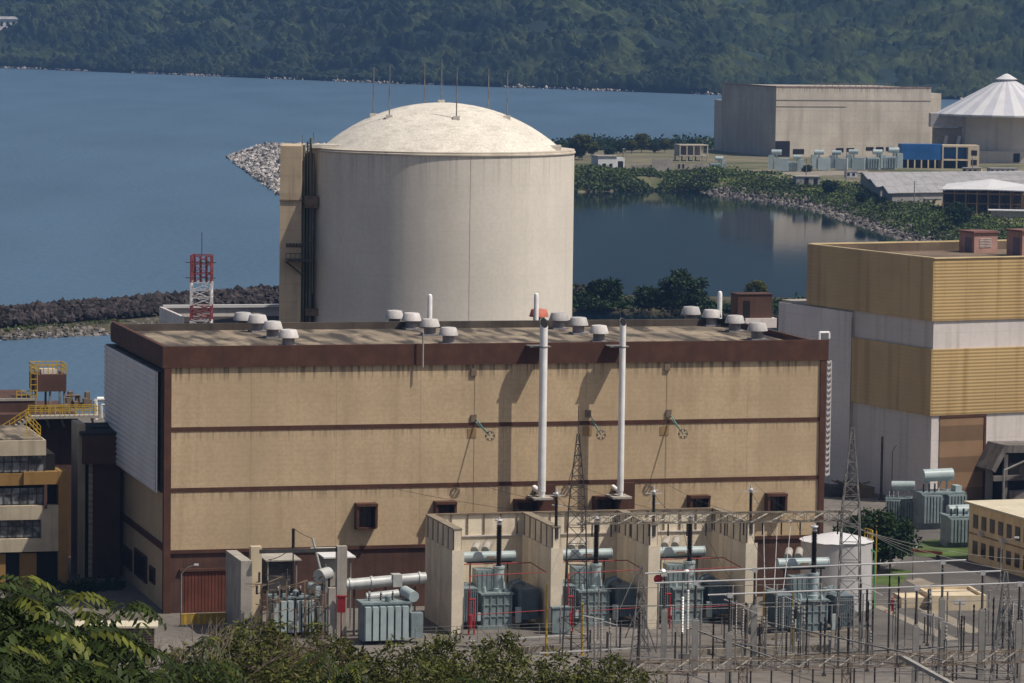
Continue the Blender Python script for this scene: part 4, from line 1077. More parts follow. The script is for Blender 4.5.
for u, v0, w_, lab, mc in ((282, 556, 4.0, 'small dark kiosk with grey roof beside the pale pillar', M['grey_conc']), (338, 553, 3.6, 'small kiosk with bright white roof beside the goalpost frame', M['tarp'])):
    q = ZP(u, 628, 0); h = YP(u, v0, q.y).z
    t = thing('switch_kiosk', lab, 'kiosk', q, T.a, 'kiosks by the station transformers')
    MB().box(-w_ / 2 + .3, 0, h - 4.3, w_ / 2 - .9, 3, h - .3).build('wall', M['steel_dark'] if mc != M['tarp'] else M['grey_conc'], t)
    MB().add([(-w_ / 2, -.6, h - .5), (w_ / 2, -.6, h - .5), (w_ / 2 - .6, 3.6, h), (-w_ / 2 - .6, 3.6, h), (-w_ / 2, -.6, h - .35), (w_ / 2, -.6, h - .35), (w_ / 2 - .6, 3.6, h + .15), (-w_ / 2 - .6, 3.6, h + .15)],
             [(0, 3, 2, 1), (4, 5, 6, 7), (0, 1, 5, 4), (1, 2, 6, 5), (2, 3, 7, 6), (3, 0, 4, 7)]).build('roof', mc, t)
    lg = MB()
    for x in (-w_ / 2 + .3, w_ / 2 - .5): lg.bar((x, -.3, 0), (x, -.3, h - .5), .16).bar((x, 2.8, 0), (x, 2.8, h - .2), .16)
    lg.build('leg', M['steel'], t)
t = thing('strain_insulator_post', 'leaning pale rod with black insulator above the left transformers', 'insulator', ZP(309, 632, 0), 0)
MB().tube((1.3, 0, 6.5), (.3, 0, 10.3), .13, n=8).tube((1.0, -.3, 6.2), (2.0, 1.2, 6.3), .75, n=14).bar((1.4, .5, 0), (1.4, .5, 5.6), .3).build('rod', M['duct'], t)
insulator(MB(), -1.8, 0, 9.3, 11.4, .22).lathe([(.07, 0), (.07, 9.3)], (-1.8, 0, 0), 6).build('insulator', M['porc'], t)
MB().wire((-1.8, 0, 11.4), (.3, 0, 10.3), .1, .04).wire((-1.8, 0, 9.4), (-5, 2, 7.6), .4, .04).build('wire', M['steel_dark'], t)
t = thing('pipe_rack', 'tangle of rusty pipes and black insulators between the two left transformers', 'pipe rack', ZP(318, 640, 0), T.a)
pr = MB(); ins = MB()
for k in range(48):
    x, y, z = rnd.uniform(-6.5, 2.2), rnd.uniform(-1, 4), rnd.uniform(3, 6.8)
    if k % 2: pr.bar((x, y, 0), (x, y, z), .13)
    pr.bar((x, y, z), (x + rnd.uniform(-2.5, 2.5), y + rnd.uniform(-1, 1), z + rnd.uniform(-.6, .6)), .09)
    if k % 3 == 0: insulator(MB(), x, y, z, z + 1.1, .16, 8).build('insulator', M['porc'], t)
pr.build('pipework', M['rust'], t)
o = MB().box(-.45, -.1, 0, .45, .1, 1.7).box(-.6, -.15, 1.7, .6, .15, 1.85).path([(0, 0, -3.0), (0, 0, 0)], .08).build('hose_cabinet', M['red']); o.location = ZP(341, 640, 0) + Vector((0, 0, 3.0)); tag(o, 'small red fire hose box on a post left of the finned transformer', 'hose box')
q = ZP(181, 627, 0)
t = thing('door_barrier', 'yellow and black striped barrier before the red-brown door', 'barrier', q, T.a)
n_ = 16; w_ = 5.6; bY, bK = MB(), MB()
for k in range(n_):
    (bY if k % 2 else bK).box(k * w_ / n_, 0, .25, (k + 1) * w_ / n_ - .002, .12, 1.35)
bY.box(0, -.02, 1.352, w_, .14, 1.45); bY.build('panel', M['yellow'], t); bK.build('stripe', mat('dirty_yellow', (.33, .2, .03), rough=.7), t)
MB().box(.3, -.2, 0, .5, .3, .25).box(w_ - .5, -.2, 0, w_ - .3, .3, .25).build('foot', M['steel_dark'], t)

# ------------------------------------------------------------------ SWITCHYARD STEEL
def gal(u, vb, z=0): return ZP(u, vb, z)
gA, gB = ZP(575, 655, 0), ZP(848, 652, 0)
hb = YP(575, 519, gA.y).z; ht = YP(575, 434, gA.y).z
t = thing('lattice_gantry', 'tall lattice mast pair joined by a long lattice beam before the transformers', 'gantry', gA)
e = gB - gA; htB = YP(851, 428, gB.y).z; hbB = YP(845, 516, gB.y).z
MB().lattice((0, 0, 0), (0, 0, hb + 1.2), 2.7, 1.8, 8, .12, rb=.065).lattice((0, 0, hb + 1.2), (0, 0, ht), 1.8, .25, 7, .1, rb=.06).tube((0, 0, ht), (0, 0, ht + 3), .04, n=4).build('mast', M['steel_dark'], t)
MB().lattice(e, e + Vector((0, 0, hbB + 1)), 2.6, 1.8, 8, .13, rb=.075).lattice(e + Vector((0, 0, hbB + 1)), e + Vector((0, 0, htB)), 1.8, .25, 7, .11, rb=.07).build('mast', M['steel'], t)
MB().lattice((0, 0, hb), e + Vector((0, 0, hbB)), 1.0, 1.0, 24, .1, (0, 0, 1), rb=.06).build('beam', mat('weathered_steel', (.21, .18, .145), rough=.75, var=.3), t)
dr = MB(); ai = MB()
for k in range(14):
    s_ = (k + .6) / 14.5; c = Vector((0, 0, hb)).lerp(e + Vector((0, 0, hbB)), s_)
    dr.bar(c + Vector((-.9, -.6, -.5)), c + Vector((1.0, .7, .35)), .18, .07)
    insulator(MB(), c.x + .4, c.y - .2, c.z - 1.9, c.z - .5, .11, 7).build('insulator', M['porc'], t)
dr.build('arm', mat('pale_steel', (.48, .45, .38), rough=.6), t)
for u, vt, vb, lab, w_ in ((640, 566, 662, 'short lattice mast with bent struts right of the second transformer', 2.0), (1003, 572, 690, 'lattice mast at the right of the switchyard before the tan building', 2.6)):
    q = ZP(u, vb, 0); h = YP(u, vt, q.y).z
    t = thing('lattice_mast', lab, 'mast', q)
    MB().lattice((0, 0, 0), (0, 0, h), w_, .3, 8, .11, rb=.065).build('tower', M['steel'], t)
    MB().bar((-1.6, -.3, h * .25), (.4, .1, h * .78), .1).bar((1.7, -.3, h * .1), (-.5, 0, h * .7), .1).bar((-1.2, 0, h * .5), (1.1, -.4, h * .12), .09).bar((-.4, 0, h * .98), (-2.2, 0, h * .55), .08).build('strut', M['pillar'], t)
# tube busbars on insulated posts
posts = {}
bus = [('rear', 572, [(665, 1), (755, 0), (943, 0)]), ('middle', 582, [(696, 1), (983, 0)]), ('front', 594, [(730, 1), (917, 0), (1020, 0)])]
zbus = 10.3; first = None; ptop = 6.6
yb = [404, 397.0, 389.5]
BUS = [((645, 573.5), (966, 560)), ((655, 583), (1001, 571)), ((708, 595), (1040, 582))]
plabs = {665: 'concrete post insulator right of the red disc sign', 755: 'concrete post insulator in front of the last fire wall', 943: 'tall concrete post insulator before the pale concrete pit',
         696: 'concrete post insulator in front of the third transformer, left side', 983: 'concrete post insulator between the concrete pit and tan building', 730: 'shorter concrete post insulator between the third transformer and the last wall',
         917: 'shorter concrete post insulator left of the tall one by the pit', 1020: 'concrete post insulator at the right edge before the tan building'}
for (lab, vv, ps), ((ua, va), (ub, vb_)), y in zip(bus, BUS, yb):
    A_, B_ = YP(ua, va, y), YP(ub, vb_, y)
    d_ = B_ - A_
    o = MB().tube((0, 0, 0), d_, .085, n=8)
    o = o.build('tube_busbar', M['alu']); o.location = A_; tag(o, {'rear': 'rearmost and highest of the three white tube busbars', 'middle': 'middle one of the three white tube busbars', 'front': 'front and lowest of the three white tube busbars'}[lab], 'busbar', 'white tube busbars')
    for u, f in ps:
        s_ = (u - ua) / (ub - ua); c = A_ + d_ * s_; zt_2 = c.z - .12
        t = thing('insulator_post', plabs[u], 'post', (c.x, c.y, 0), 0, 'concrete posts carrying the busbars')
        hp = zt_2 - 3.9
        MB().box(-.31, -.31, 0, .31, .31, hp).box(-.22, -.22, hp, .22, .22, hp + .2).build('pillar', M['pillar'], t)
        insulator(MB(), 0, 0, hp + .2, zt_2 - .25, .17, 10).build('insulator', M['porc'], t)
        MB().box(-.25, -.1, zt_2 - .25, .25, .1, zt_2 + .22).bar((-.5, 0, zt_2), (.5, 0, zt_2 + .1), .12).build('clamp', M['alu'], t)
# vertical white post insulators between bays
q = ZP(684, 660, 0); h = YP(684, 572, q.y).z
t = thing('disconnector', 'grey double column disconnector with white top arm between two concrete posts', 'disconnector', q)
MB().tube((-.25, 0, 0), (-.25, 0, h), .11, n=8).tube((.3, 0, 0), (.3, 0, h), .11, n=8).box(-.6, -.3, 0, .65, .3, .7).build('column', M['steel'], t)
insulator(insulator(MB(), -.25, 0, h * .3, h * .72, .19, 8), .3, 0, h * .35, h * .8, .19, 8).build('insulator', M['alu'], t)
MB().bar((-2.5, 0, h + .05), (.6, 0, h), .16).lathe([(.35, h - .1), (.4, h + .1), (.2, h + .3)], (-2.4, 0, 0), 8).lathe([(.3, h - .1), (.35, h + .1), (.2, h + .25)], (.1, 0, 0), 8).build('arm', M['alu'], t)
# near gantry beam across the bottom right
q0, q1 = YP(632, 672, 366), YP(1060, 664, 372); q0.z = 6.2; q1.z = 6.4
q0 = ZP(632, 668, 6.2); q1 = ZP(1064, 655, 6.4)
t = thing('near_gantry', 'rusty horizontal lattice gantry crossing the bottom right, hung with pale flat arms', 'gantry', (q0.x, q0.y, 0))
e = q1 - q0
MB().lattice((0, 0, q0.z), (e.x, e.y, q1.z), 1.1, 1.1, 30, .065, (0, 0, 1), rb=.035).build('beam', M['rust'], t)
ar = MB(); lg = MB(); ai = MB()
for k in range(21):
    s_ = (k + .3) / 21; c = Vector((0, 0, q0.z)).lerp(Vector((e.x, e.y, q1.z)), s_)
    ar.bar(c + Vector((-.75, -.8, -.3)), c + Vector((.8, .5, .55)), .15, .07)
    if k % 5 == 0: MB().lattice((c.x, c.y, -1), (c.x, c.y, c.z), .8, .8, 6, .1, rb=.06).build('leg', M['rust'], t)
    insulator(MB(), c.x + .7, c.y - .5, c.z - 2.0, c.z - .5, .11, 7).build('insulator', M['porc'], t)
ar.build('arm', mat('pale_arm', (.34, .315, .27), rough=.6), t); lg = None
# dark short posts (fence of apparatus)
spec = [(571, 655, 2.6), (590, 652, 2.4), (607, 652, 2.2), (620, 650, 3.1), (745, 658, 6.0), (760, 650, 2.0), (806, 668, 7.4), (824, 676, 6.2), (838, 668, 5.4), (848, 675, 5.0), (867, 672, 7.5), (888, 660, 12.0), (897, 668, 9.8), (872, 655, 6.0), (961, 654, 4.2), (973, 652, 5.2), (992, 672, 8.0), (1008, 680, 7.0), (786, 662, 5.0), (776, 655, 4.0), (713, 655, 3.6), (675, 660, 3.0)]
dp = None
for i, (u, v, h) in enumerate(spec):
    if dp is None:
        dp = thing('apparatus_post', 'slim dark steel apparatus post in the switchyard', 'post', ZP(u, v, 0), 0, 'slim dark posts in the switchyard')
        MB().tube((0, 0, 0), (0, 0, .62), .11, n=7).box(-.2, -.2, 0, .2, .2, .04).build('shaft', M['steel_dark'], dp)
        insulator(MB(), 0, 0, .62, 1.0, .12, 8).build('insulator', M['porc'], dp)
        dp.scale = (1, 1, h)
    else: dup(dp, ZP(u, v, 0), 0, None, None, (1, 1, h))
def tpost(u, vb, vt, name, label, m, r, cat='pole', group=None):
    q = ZP(u, vb, 0); h = YP(u, vt, q.y).z
    o = MB().lathe([(r * 2.2, 0), (r * 2.2, .25), (r, .3), (r * .8, h), (r * .3, h + .12)], n=8).build(name, m); o.location = q; return tag(o, label, cat, group)
tpost(881, 500, 437, 'dark_pole', 'black bare pole against the shaded white wall', M['steel_dark'], .2)
tpost(964, 500, 462, 'dark_pole', 'dark pole before the brown striped door', M['steel_dark'], .25)
# diagonal cable trays and ground beams
for (u0, v0, z0, u1, v1, z1, w_, lab, m_, nm) in ((756, 620, 4.0, 985, 670, 5.5, .16, 'long grey pipe slanting down across the switchyard to the right', M['steel'], 'slanting_pipe'),
        (690, 628, 4.2, 800, 668, 4.0, .16, 'grey pipe slanting down before the third transformer', M['steel'], 'slanting_pipe'),
        (900, 656, 6.5, 962, 690, 7.0, .45, 'broad grey cable tray running off the bottom edge', M['pillar'], 'cable_tray'),
        (795, 655, 1.0, 1030, 643, 1.0, .14, 'dark low rail running behind the concrete posts', M['steel_dark'], 'low_rail'),
        (470, 641, .9, 590, 634, .9, .16, 'white low tube rail in front of the first two bays', M['alu'], 'low_tube'),
        (540, 653, .9, 636, 648, .9, .14, 'short white tube rail near the yellow poles', M['alu'], 'low_tube')):
    a, b = ZP(u0, v0, z0), ZP(u1, v1, z1); o = MB().bar((0, 0, 0), b - a, w_, w_ * .8)
    n_ = 4
    for k in range(n_ + 1):
        c = (b - a) * (k / n_); o.bar(c, (c.x, c.y, -a.z), .08)
    o = o.build(nm, m_); o.location = a; tag(o, lab, 'rail' if 'rail' in lab else 'pipe' if 'pipe' in lab else 'cable tray')
for i, (u0, v0, u1, v1) in enumerate(((690, 655, 830, 650), (690, 664, 840, 658), (760, 640, 870, 634), (480, 655, 560, 650))):
    a, b = ZP(u0, v0, 0), ZP(u1, v1, 0); o = MB().bar((0, 0, .3), (b - a) + Vector((0, 0, .3)), .45, .6)
    for k in range(3): c = (b - a) * (k / 2); o.box(c.x - .4, c.y - .4, -.3, c.x + .4, c.y + .4, .05)
    o = o.build('concrete_beam', M['slab']); o.location = a
    tag(o, ['pale concrete ground beam behind the dark posts, the farther of two', 'pale concrete ground beam, the nearer of two before the third transformer', 'pale concrete kerb beam in front of the transformer by the tank', 'pale concrete kerb beam before the first bay'][i], 'beam')
# chain-link fence
A_, B_ = ZP(415, 645, 0), ZP(860, 630, 0)
t = thing('wire_fence', 'low grey wire fence running along the front of the transformer bays', 'fence', A_)
d_ = B_ - A_; po = MB(); n_ = 22
for k in range(n_ + 1):
    c = d_ * (k / n_); po.bar(c, c + Vector((0, 0, 1.9)), .08)
po.build('post', M['steel'], t)
ra = MB()
for z in (.4, 1.0, 1.5, 1.88): ra.bar(Vector((0, 0, z)), d_ + Vector((0, 0, z)), .035)
ra.build('rail', M['steel'], t)
# overhead lines
def lines(name, label, segs, r=.03, m=None):
    o = Vector(segs[0][0]); t = thing(name, label, 'wires', o)
    for p, q, s_ in segs: MB().wire(Vector(p) - o, Vector(q) - o, s_, r).build('wire', m or M['steel_dark'], t)
    return t
tf4 = ZP(819, 532, 11.8); g1 = Vector((gB.x, gB.y, hbB)); gm = gA.lerp(gB, .8); gm.z = hb
wl = lambda x, y, z: T.wld(x, y, z)
lines('drop_wires', 'thin drop wires from the lattice beam to the last transformer', [(gA.lerp(gB, .68 + .05 * k) + Vector((0, 0, hb - .5)), ZP(765 + 9 * k, 590, 8.2), .5) for k in range(3)], .035, M['alu'])
lines('span_wires', 'thin wires from the hall front to the lattice beam', [(wl(25 + 11 * k, -.2, 14), gA.lerp(gB, .15 + .17 * k) + Vector((0, 0, hb)), .6) for k in range(5)], .022)
lines('post_jumpers', 'slack jumpers between wall insulators and the lattice beam', [(wl(WX[i], yF + .5, WH + 3.6), gA.lerp(gB, .02 + .34 * (i - 1)) + Vector((0, 0, hb + .6)), .5) for i in (1, 2, 3)], .03)

R2 = random.Random(77)
lines('bus_droppers', 'thin droppers from the lattice beam down to the white tube busbars', [(gA.lerp(gB, s_) + Vector((0, 0, hb - .4)), YP(ua, va, 400), .7) for s_, ua, va in ((.3, 668, 575), (.38, 700, 584), (.45, 740, 590), (.62, 770, 570), (.7, 800, 580), (.8, 830, 590))], .025)
lines('long_conductors', 'long thin conductors crossing the switchyard toward the right edge', [(gA.lerp(gB, .9) + Vector((0, 0, hb + .4 * k)), ZP(1060, 560 + 16 * k, 9.0), 1.2) for k in range(4)], .025, M['steel'])
for i, (u, v, h, lab) in enumerate(((597, 668, 5.5, 'grey double column disconnector near the yellow poles'), (738, 672, 7.5, 'grey double column disconnector before the short beams'), (778, 668, 8.5, 'grey double column disconnector left of the last transformer'), (862, 664, 9.0, 'grey double column disconnector in front of the white tank'), (935, 676, 6.5, 'low grey double column disconnector at the bottom by the tall post'), (1014, 672, 7.5, 'grey double column disconnector beside the right lattice mast'))):
    t = thing('disconnector', lab, 'disconnector', ZP(u, v, 0), R2.uniform(-.3, .3), 'double column disconnectors')
    MB().tube((-.3, 0, 0), (-.3, 0, h), .08, n=6).tube((.4, 0, 0), (.4, 0, h * .9), .08, n=6).bar((-.8, 0, h * .45), (.9, 0, h * .45), .16).bar((-.3, 0, .4), (.4, 0, h * .43), .06).build('column', M['steel'], t)
    insulator(insulator(MB(), -.3, 0, h * .5, h * .95, .16, 8), .4, 0, h * .5, h * .88, .16, 8).build('insulator', M['porc'] if i % 2 else M['pillar'], t)
    MB().bar((-1.6, 0, h + .05), (.7, 0, h * .92), .1).bar((.4, 0, h * .9), (2.2, .4, h * .8), .07).build('arm', M['alu'], t)
for i in range(9):
    u0, u1 = R2.uniform(600, 1000), R2.uniform(640, 1030); v0, v1 = R2.uniform(640, 672), R2.uniform(640, 676); z0, z1 = R2.uniform(4, 8.5), R2.uniform(3, 8)
    if abs(u0 - u1) < 60: u1 = u0 + 90
    a_, b_ = ZP(u0, v0, z0), ZP(u1, v1, z1)
    t = thing('jumper_wire', 'slack thin cable sagging between apparatus in the switchyard', 'wire', a_, 0, 'slack cables in the switchyard'); MB().wire((0, 0, 0), b_ - a_, R2.uniform(.6, 1.6), .035, 14).build('cable', M['steel'] if i % 3 else M['steel_dark'], t)
for i in range(24):
    u, v, h = R2.uniform(600, 1020), R2.uniform(640, 676), R2.uniform(2.2, 6.5); dup(dp, ZP(u, v, 0), 0, None, None, (R2.uniform(.7, 1.1),) * 2 + (h,))

pale = None
for i in range(15):
    u, v, h = R2.uniform(600, 1022), R2.uniform(634, 674), R2.uniform(3.0, 6.0)
    if pale is None:
        pale = thing('support_post', 'pale grey steel support post with insulator in the switchyard', 'post', ZP(u, v, 0), 0, 'pale grey posts in the switchyard')
        MB().tube((-.12, 0, 0), (-.12, 0, .66), .06, n=6).tube((.12, 0, 0), (.12, 0, .66), .06, n=6).bar((-.12, 0, .1), (.12, 0, .35), .04, .02).bar((-.2, 0, .66), (.2, 0, .66), .2, .02).build('shaft', M['steel'], pale)
        insulator(MB(), 0, 0, .67, 1.0, .13, 8).build('insulator', M['pillar'], pale); pale.scale = (1, 1, h)
    else: dup(pale, ZP(u, v, 0), R2.uniform(0, 3), None, None, (1.2, 1.2, h))
for i, (u0, v0, u1, v1, z, lab) in enumerate(((598, 640, 820, 634, 5.6, 'thin pale tube busbar at mid height before the third transformer'), (640, 655, 905, 647, 5.2, 'thin pale tube busbar at mid height before the white tank'), (700, 668, 1022, 657, 6.2, 'long thin pale tube busbar just above the near lattice beam'), (820, 640, 1030, 634, 5.0, 'thin pale tube busbar before the concrete pit'), (560, 648, 700, 645, 4.4, 'short thin tube busbar beside the tall lattice mast'))):
    a_, b_ = ZP(u0, v0, 0), ZP(u1, v1, 0); mb = MB().tube((0, 0, z), b_ - a_ + Vector((0, 0, z)), .04, n=6); n_ = 5
    o = mb.build('mid_busbar', M['steel']); o.location = a_; tag(o, lab, 'busbar', 'lower tube busbars')
    ms = MB()
    for k in range(n_ + 1):
        c = (b_ - a_) * (k / n_); MB_ = insulator(MB().tube((c.x, c.y, 0), (c.x, c.y, z * .6), .08, n=6), c.x, c.y, z * .6, z, .12, 8)
        p_ = MB_.build('support', M['steel']); p_.parent = o

# ------------------------------------------------------------------ TANK, TREE, RIGHT SIDE
y_t = 443.0; q = YP(837, 600, y_t); tr_ = 36.3 * y_t / F; zt = YP(837, 551, y_t).z
t = thing('water_tank', 'white round water tank with cone roof beside the turbine hall corner', 'tank', (q.x, q.y + 2, 0))
MB().lathe([(tr_, -1), (tr_, zt + 1.0)], n=64, capt=False).lathe([(tr_ + .06, .0), (tr_ + .06, .3)], n=64, capb=False, capt=False).build('shell', mat('tank_white', (.46, .45, .45), rough=.5, var=.06, scale=.4, streak=.45, scol=(.4, .36, .33), sscale=(1.5, 1.5, .08), vl=(2.4, .01, .3)), t)
mb = MB(); n = 16
for k in range(n):
    a, b = 2 * math.pi * k / n, 2 * math.pi * (k + 1) / n; rr = tr_ + .15; m_ = (a + b) / 2
    mb.add([(rr * math.cos(a), rr * math.sin(a), zt + 1.0), (rr * math.cos(m_) * 1.0, rr * math.sin(m_), zt + 1.06), (rr * math.cos(b), rr * math.sin(b), zt + 1.0), (.05 * math.cos(m_), .05 * math.sin(m_), zt + 2.0)], [(0, 1, 3), (1, 2, 3)])
mb.build('roof', M['tarp'], t)
r_ = MB()
for k in range(7):
    a = -.25 + k * .14; r_.bar((tr_ * math.cos(a), tr_ * math.sin(a), zt + 1), (tr_ * math.cos(a), tr_ * math.sin(a), zt + 2.1), .08)
    if k: b = a - .14; [r_.bar((tr_ * math.cos(a), tr_ * math.sin(a), zt + z), (tr_ * math.cos(b), tr_ * math.sin(b), zt + z), .08) for z in (1.6, 2.1)]
for s_ in (-.3, .3): r_.bar((tr_ + .45, s_, 0), (tr_ + .45, s_, zt + 2.1), .09)
for k in range(18): r_.bar((tr_ + .45, -.3, .4 + k * .6), (tr_ + .45, .3, .4 + k * .6), .06)
r_.build('ladder', M['yellow'], t)
MB().path([(tr_ + .2, -1.2, 0), (tr_ + .2, -1.2, 6.5), (tr_ - .6, -1.6, 7.2)], .1).build('pipe', mat('green_paint', (.06, .3, .14), rough=.5), t)
make_tree('broadleaf_tree', 'round dark green tree behind the white tank, beside the road', ZP(882, 574, 0) + Vector((-.3, 3, 0)), 6.8, 4.7, 1.7, 105, 120, .5, M['leaf_dk'], 21, tr=.3)
# road, lawns and strips
def sheet(name, px, z, m, kind='structure', zz=0):
    pts = [ZP(u, v, 0) for u, v in px]; mb = MB().add([(p.x, p.y, z) for p in pts], [tuple(range(len(pts)))])
    o = mb.build(name, m, None, False); return tag(o, kind=kind)
sheet('road', [(822, 632), (905, 556), (930, 553), (965, 572), (1100, 600), (1100, 655), (930, 640), (880, 640)], .02, M['asphalt'])
sheet('service_road', [(820, 520), (935, 510), (1100, 505), (1100, 560), (930, 556), (880, 552)], .015, M['asphalt'])
lw = sheet('lawn', [(900, 556), (925, 540), (990, 537), (985, 560), (940, 557)], .03, M['grass'])
sheet('lawn', [(868, 582), (890, 568), (912, 571), (897, 588)], .03, M['grass'])
for i, pz_ in enumerate(([(890, 596), (905, 596), (985, 632), (970, 634)], [(872, 606), (882, 606), (960, 640), (945, 641)], [(905, 580), (920, 578), (935, 584), (920, 588)])): sheet('pavement', pz_, .04, M['slab'])
K_ = Fr(*ZP(932, 611, 0)[:2], 8)
t = thing('concrete_pit', 'low pale concrete pit box with open lid beside the road', 'pit', (K_.x, K_.y, 0), K_.a)
mb = MB(); w_, d_, h_ = 6.4, 7.5, 1.75
for x0, y0, x1, y1 in ((-.0, 0, w_, .35), (0, d_ - .35, w_, d_), (0, .351, .35, d_ - .351), (w_ - .35, .351, w_, d_ - .351)): mb.box(x0, y0, 0, x1, y1, h_)
mb.box(.35, .35, 0, w_ - .35, d_ - .35, h_ - .35); mb.build('wall', M['cream'], t)
MB().box(-3.0, 2.4, 0, -.01, 6.6, 1.2).build('side_box', M['cream'], t); MB().box(2.6, -.03, .8, 3.9, -.003, 1.35).build('plate', M['alu'], t)
t = thing('road_barrier', 'orange-red low timber barrier lying by the lawn', 'barrier', ZP(908, 556, 0), R(-28))
MB().bar((0, 0, .8), (4.6, 0, .7), .16, .35).build('rail', mat('orange_paint', (.32, .10, .05), rough=.6), t); MB().box(.3, -.3, 0, .6, .3, .55).box(3.9, -.3, 0, 4.2, .3, .55).build('foot', M['steel_dark'], t)
q = ZP(893, 612, 0)
t = thing('fire_hydrant', 'bright red hydrant on pink base between tank and road', 'hydrant', q)
MB().lathe([(.2, .1), (.22, 1.0), (.3, 1.05), (.3, 1.3), (.16, 1.6), (.05, 1.7)], n=12).tube((-.4, 0, .85), (.4, 0, .85), .14, n=8).build('body', M['red'], t); MB().box(-.9, -.5, -.02, .6, .5, .12).build('base', M['pink'], t)
# street lamps
def lamp(label, u, vb, vt, arm, name='street_lamp'):
    q = ZP(u, vb, 0); h = YP(u, vt, q.y).z
    t = thing(name, label, 'lamp', q)
    MB().lathe([(.18, 0), (.1, .4), (.08, h)], n=8).tube((0, 0, h), (arm * .5, 0, h + .75), .06, n=6).tube((arm * .5, 0, h + .75), (arm, 0, h + 1.0), .055, n=6).build('pole', M['steel'], t)
    MB().box(min(arm, arm * 1.35), -.14, h + .96, max(arm, arm * 1.35), .14, h + 1.14).build('lamp_head', M['tarp'], t)
lamp('grey street lamp leaning its arm over the red-brown door', 181, 626, 574, 1.4)
lamp('street lamp with white head against the shaded white wall', 891.5, 500, 452, .6)
lamp('street lamp behind the tall concrete post by the pit', 913, 580, 556, .3)
lamp('street lamp with white head in front of the tan building', 1000, 585, 546, 1.6)
# tan block
q = ZP(968, 560, 0); G = Fr(q.x, q.y, -71)
t = thing('tan_block', 'two-storey tan block with pale flat roof at the right edge', 'building', (G.x, G.y, 0), G.a)
h_ = YP(963, 502, q.y).z; L_ = 22; D_ = 11
MB().box(0, 0, -1, L_, D_, h_ - .15).build('wall', M['tan'], t)
MB().box(-.5, -.55, h_ - .15, L_ + .5, D_ + .5, h_ + .12).build('roof', M['cream_roof'], t)
MB().box(-.02, -.06, h_ * .47, L_, -.002, h_ * .47 + .18).build('band', M['bwall2'], t)
for row, z in enumerate((h_ * .58, h_ * .13)):
    for k in range(9):
        x = 1.3 + k * 2.35
        f = MB().box(x, -.05, z, x + 1.35, -.002, z + 1.75).build('window', M['bwall2'], t); MB().box(x + .12, -.08, z + .12, x + 1.23, -.052, z + 1.63).build('pane', M['glass'], f)
for k in range(2): MB().box(3.5 + k * 6, -.5, h_ * .55 - .5, 4.4 + k * 6, -.002, h_ * .55 + .1).build('air_conditioner', M['wwall'], t)
# transformers by the gold building
labs = ['large blue-grey transformer with big conservator before the brown striped door', 'smaller blue-grey transformer left of the large one by the white wall', 'boxy blue-grey transformer half hidden by the tan block']
def yard_tx(label, u, v, sc, rz):
    t = thing('yard_transformer', label, 'transformer', ZP(u, v, 0), rz, 'transformers before the white building')
    mb = MB().box(-3, -1.6, .6, 3, 1.8, 4.6).box(-3.2, -1.8, 4.6, 3.2, 2.0, 4.85).box(-3.2, -1.6, 0, 3.2, 1.6, .6); mb.build('tank', M['xfmr'], t)
    for x0 in (-3.1, .4):
        r_ = MB()
        for k in range(6): r_.box(x0 + k * .45, -2.7, .9, x0 + k * .45 + .3, -1.6, 4.4)
        r_.box(x0, -2.6, 4.4, x0 + 2.6, -1.7, 4.55); r_.build('radiator', M['xfmr'], t)
    MB().tube((-2.2, .4, 6.9), (2.0, .4, 7.0), .85, n=20).build('conservator', M['xfmr_lt'], t)
    MB().bar((-1.4, .4, 4.8), (-1.4, .4, 6.2), .25).bar((1.3, .4, 4.8), (1.3, .4, 6.2), .25).path([(0, .2, 4.8), (.2, .3, 5.6), (.6, .4, 6.3)], .12).box(2.0, -1, 4.85, 2.9, .6, 5.6).build('support', M['xfmr_lt'], t)
    for k in range(3): insulator(MB(), -2.6 + k * .8, -1.0, 4.85, 6.0, .16, 8).build('bushing', M['porc'], t)
    return t
c_ = yard_tx(labs[0], 938, 527, 1, B.a * .6)
dup(c_, ZP(903, 524, 0), B.a * .6 - R(24), labs[1], scale=.74)
t = yard_tx(labs[2], 968, 545, 1, R(12)); t.scale = (1.05, 1.05, .82)
for ch in t.children:
    if ch.name.startswith('conservator'): ch.location.z = -1.6; ch.location.y = 1.0
for i, (u, v, lab) in enumerate(((840, 496, 'rusty scrap skip beside the shaded white wall, left of the pole'), (858, 497, 'brown low crate stack beside the black bare pole'))):
    t = thing('scrap_skip', lab, 'skip', ZP(u, v, 0), R(20))
    MB().xprism([(-1, 0), (1.2, 0), (1.6, 1.5), (-1.3, 1.5)], -2, 2).build('body', M['rust'] if i else M['steel_dark'], t)
    lo = MB()
    for k in range(7): lo.bar((rnd.uniform(-1.8, 1.8), rnd.uniform(-.8, 1), 1.3), (rnd.uniform(-1.8, 1.8), rnd.uniform(-.8, 1), 2.2), .2)
    lo.build('scrap', M['rust'], t)
# shed bottom left
q = ZP(118, 640, 0)
q0 = YP(100, 655, 395)
t = thing('low_shed', 'low brown slatted shed with pale roof at the corner of the hall', 'shed', (ZP(120, 648, 0)), R(5))
MB().box(-4.4, 0, 0, 3.6, 3, 2.2).build('wall', M['service'], t)
sl = MB()
for k in range(8): sl.box(-4.45, -.08, .2 + k * .26, 3.65, -.003, .32 + k * .26)
sl.build('slats', M['rust'], t); MB().box(-4.8, -.5, 2.2, 4.0, 3.4, 2.4).build('roof', M['cream_roof'], t)

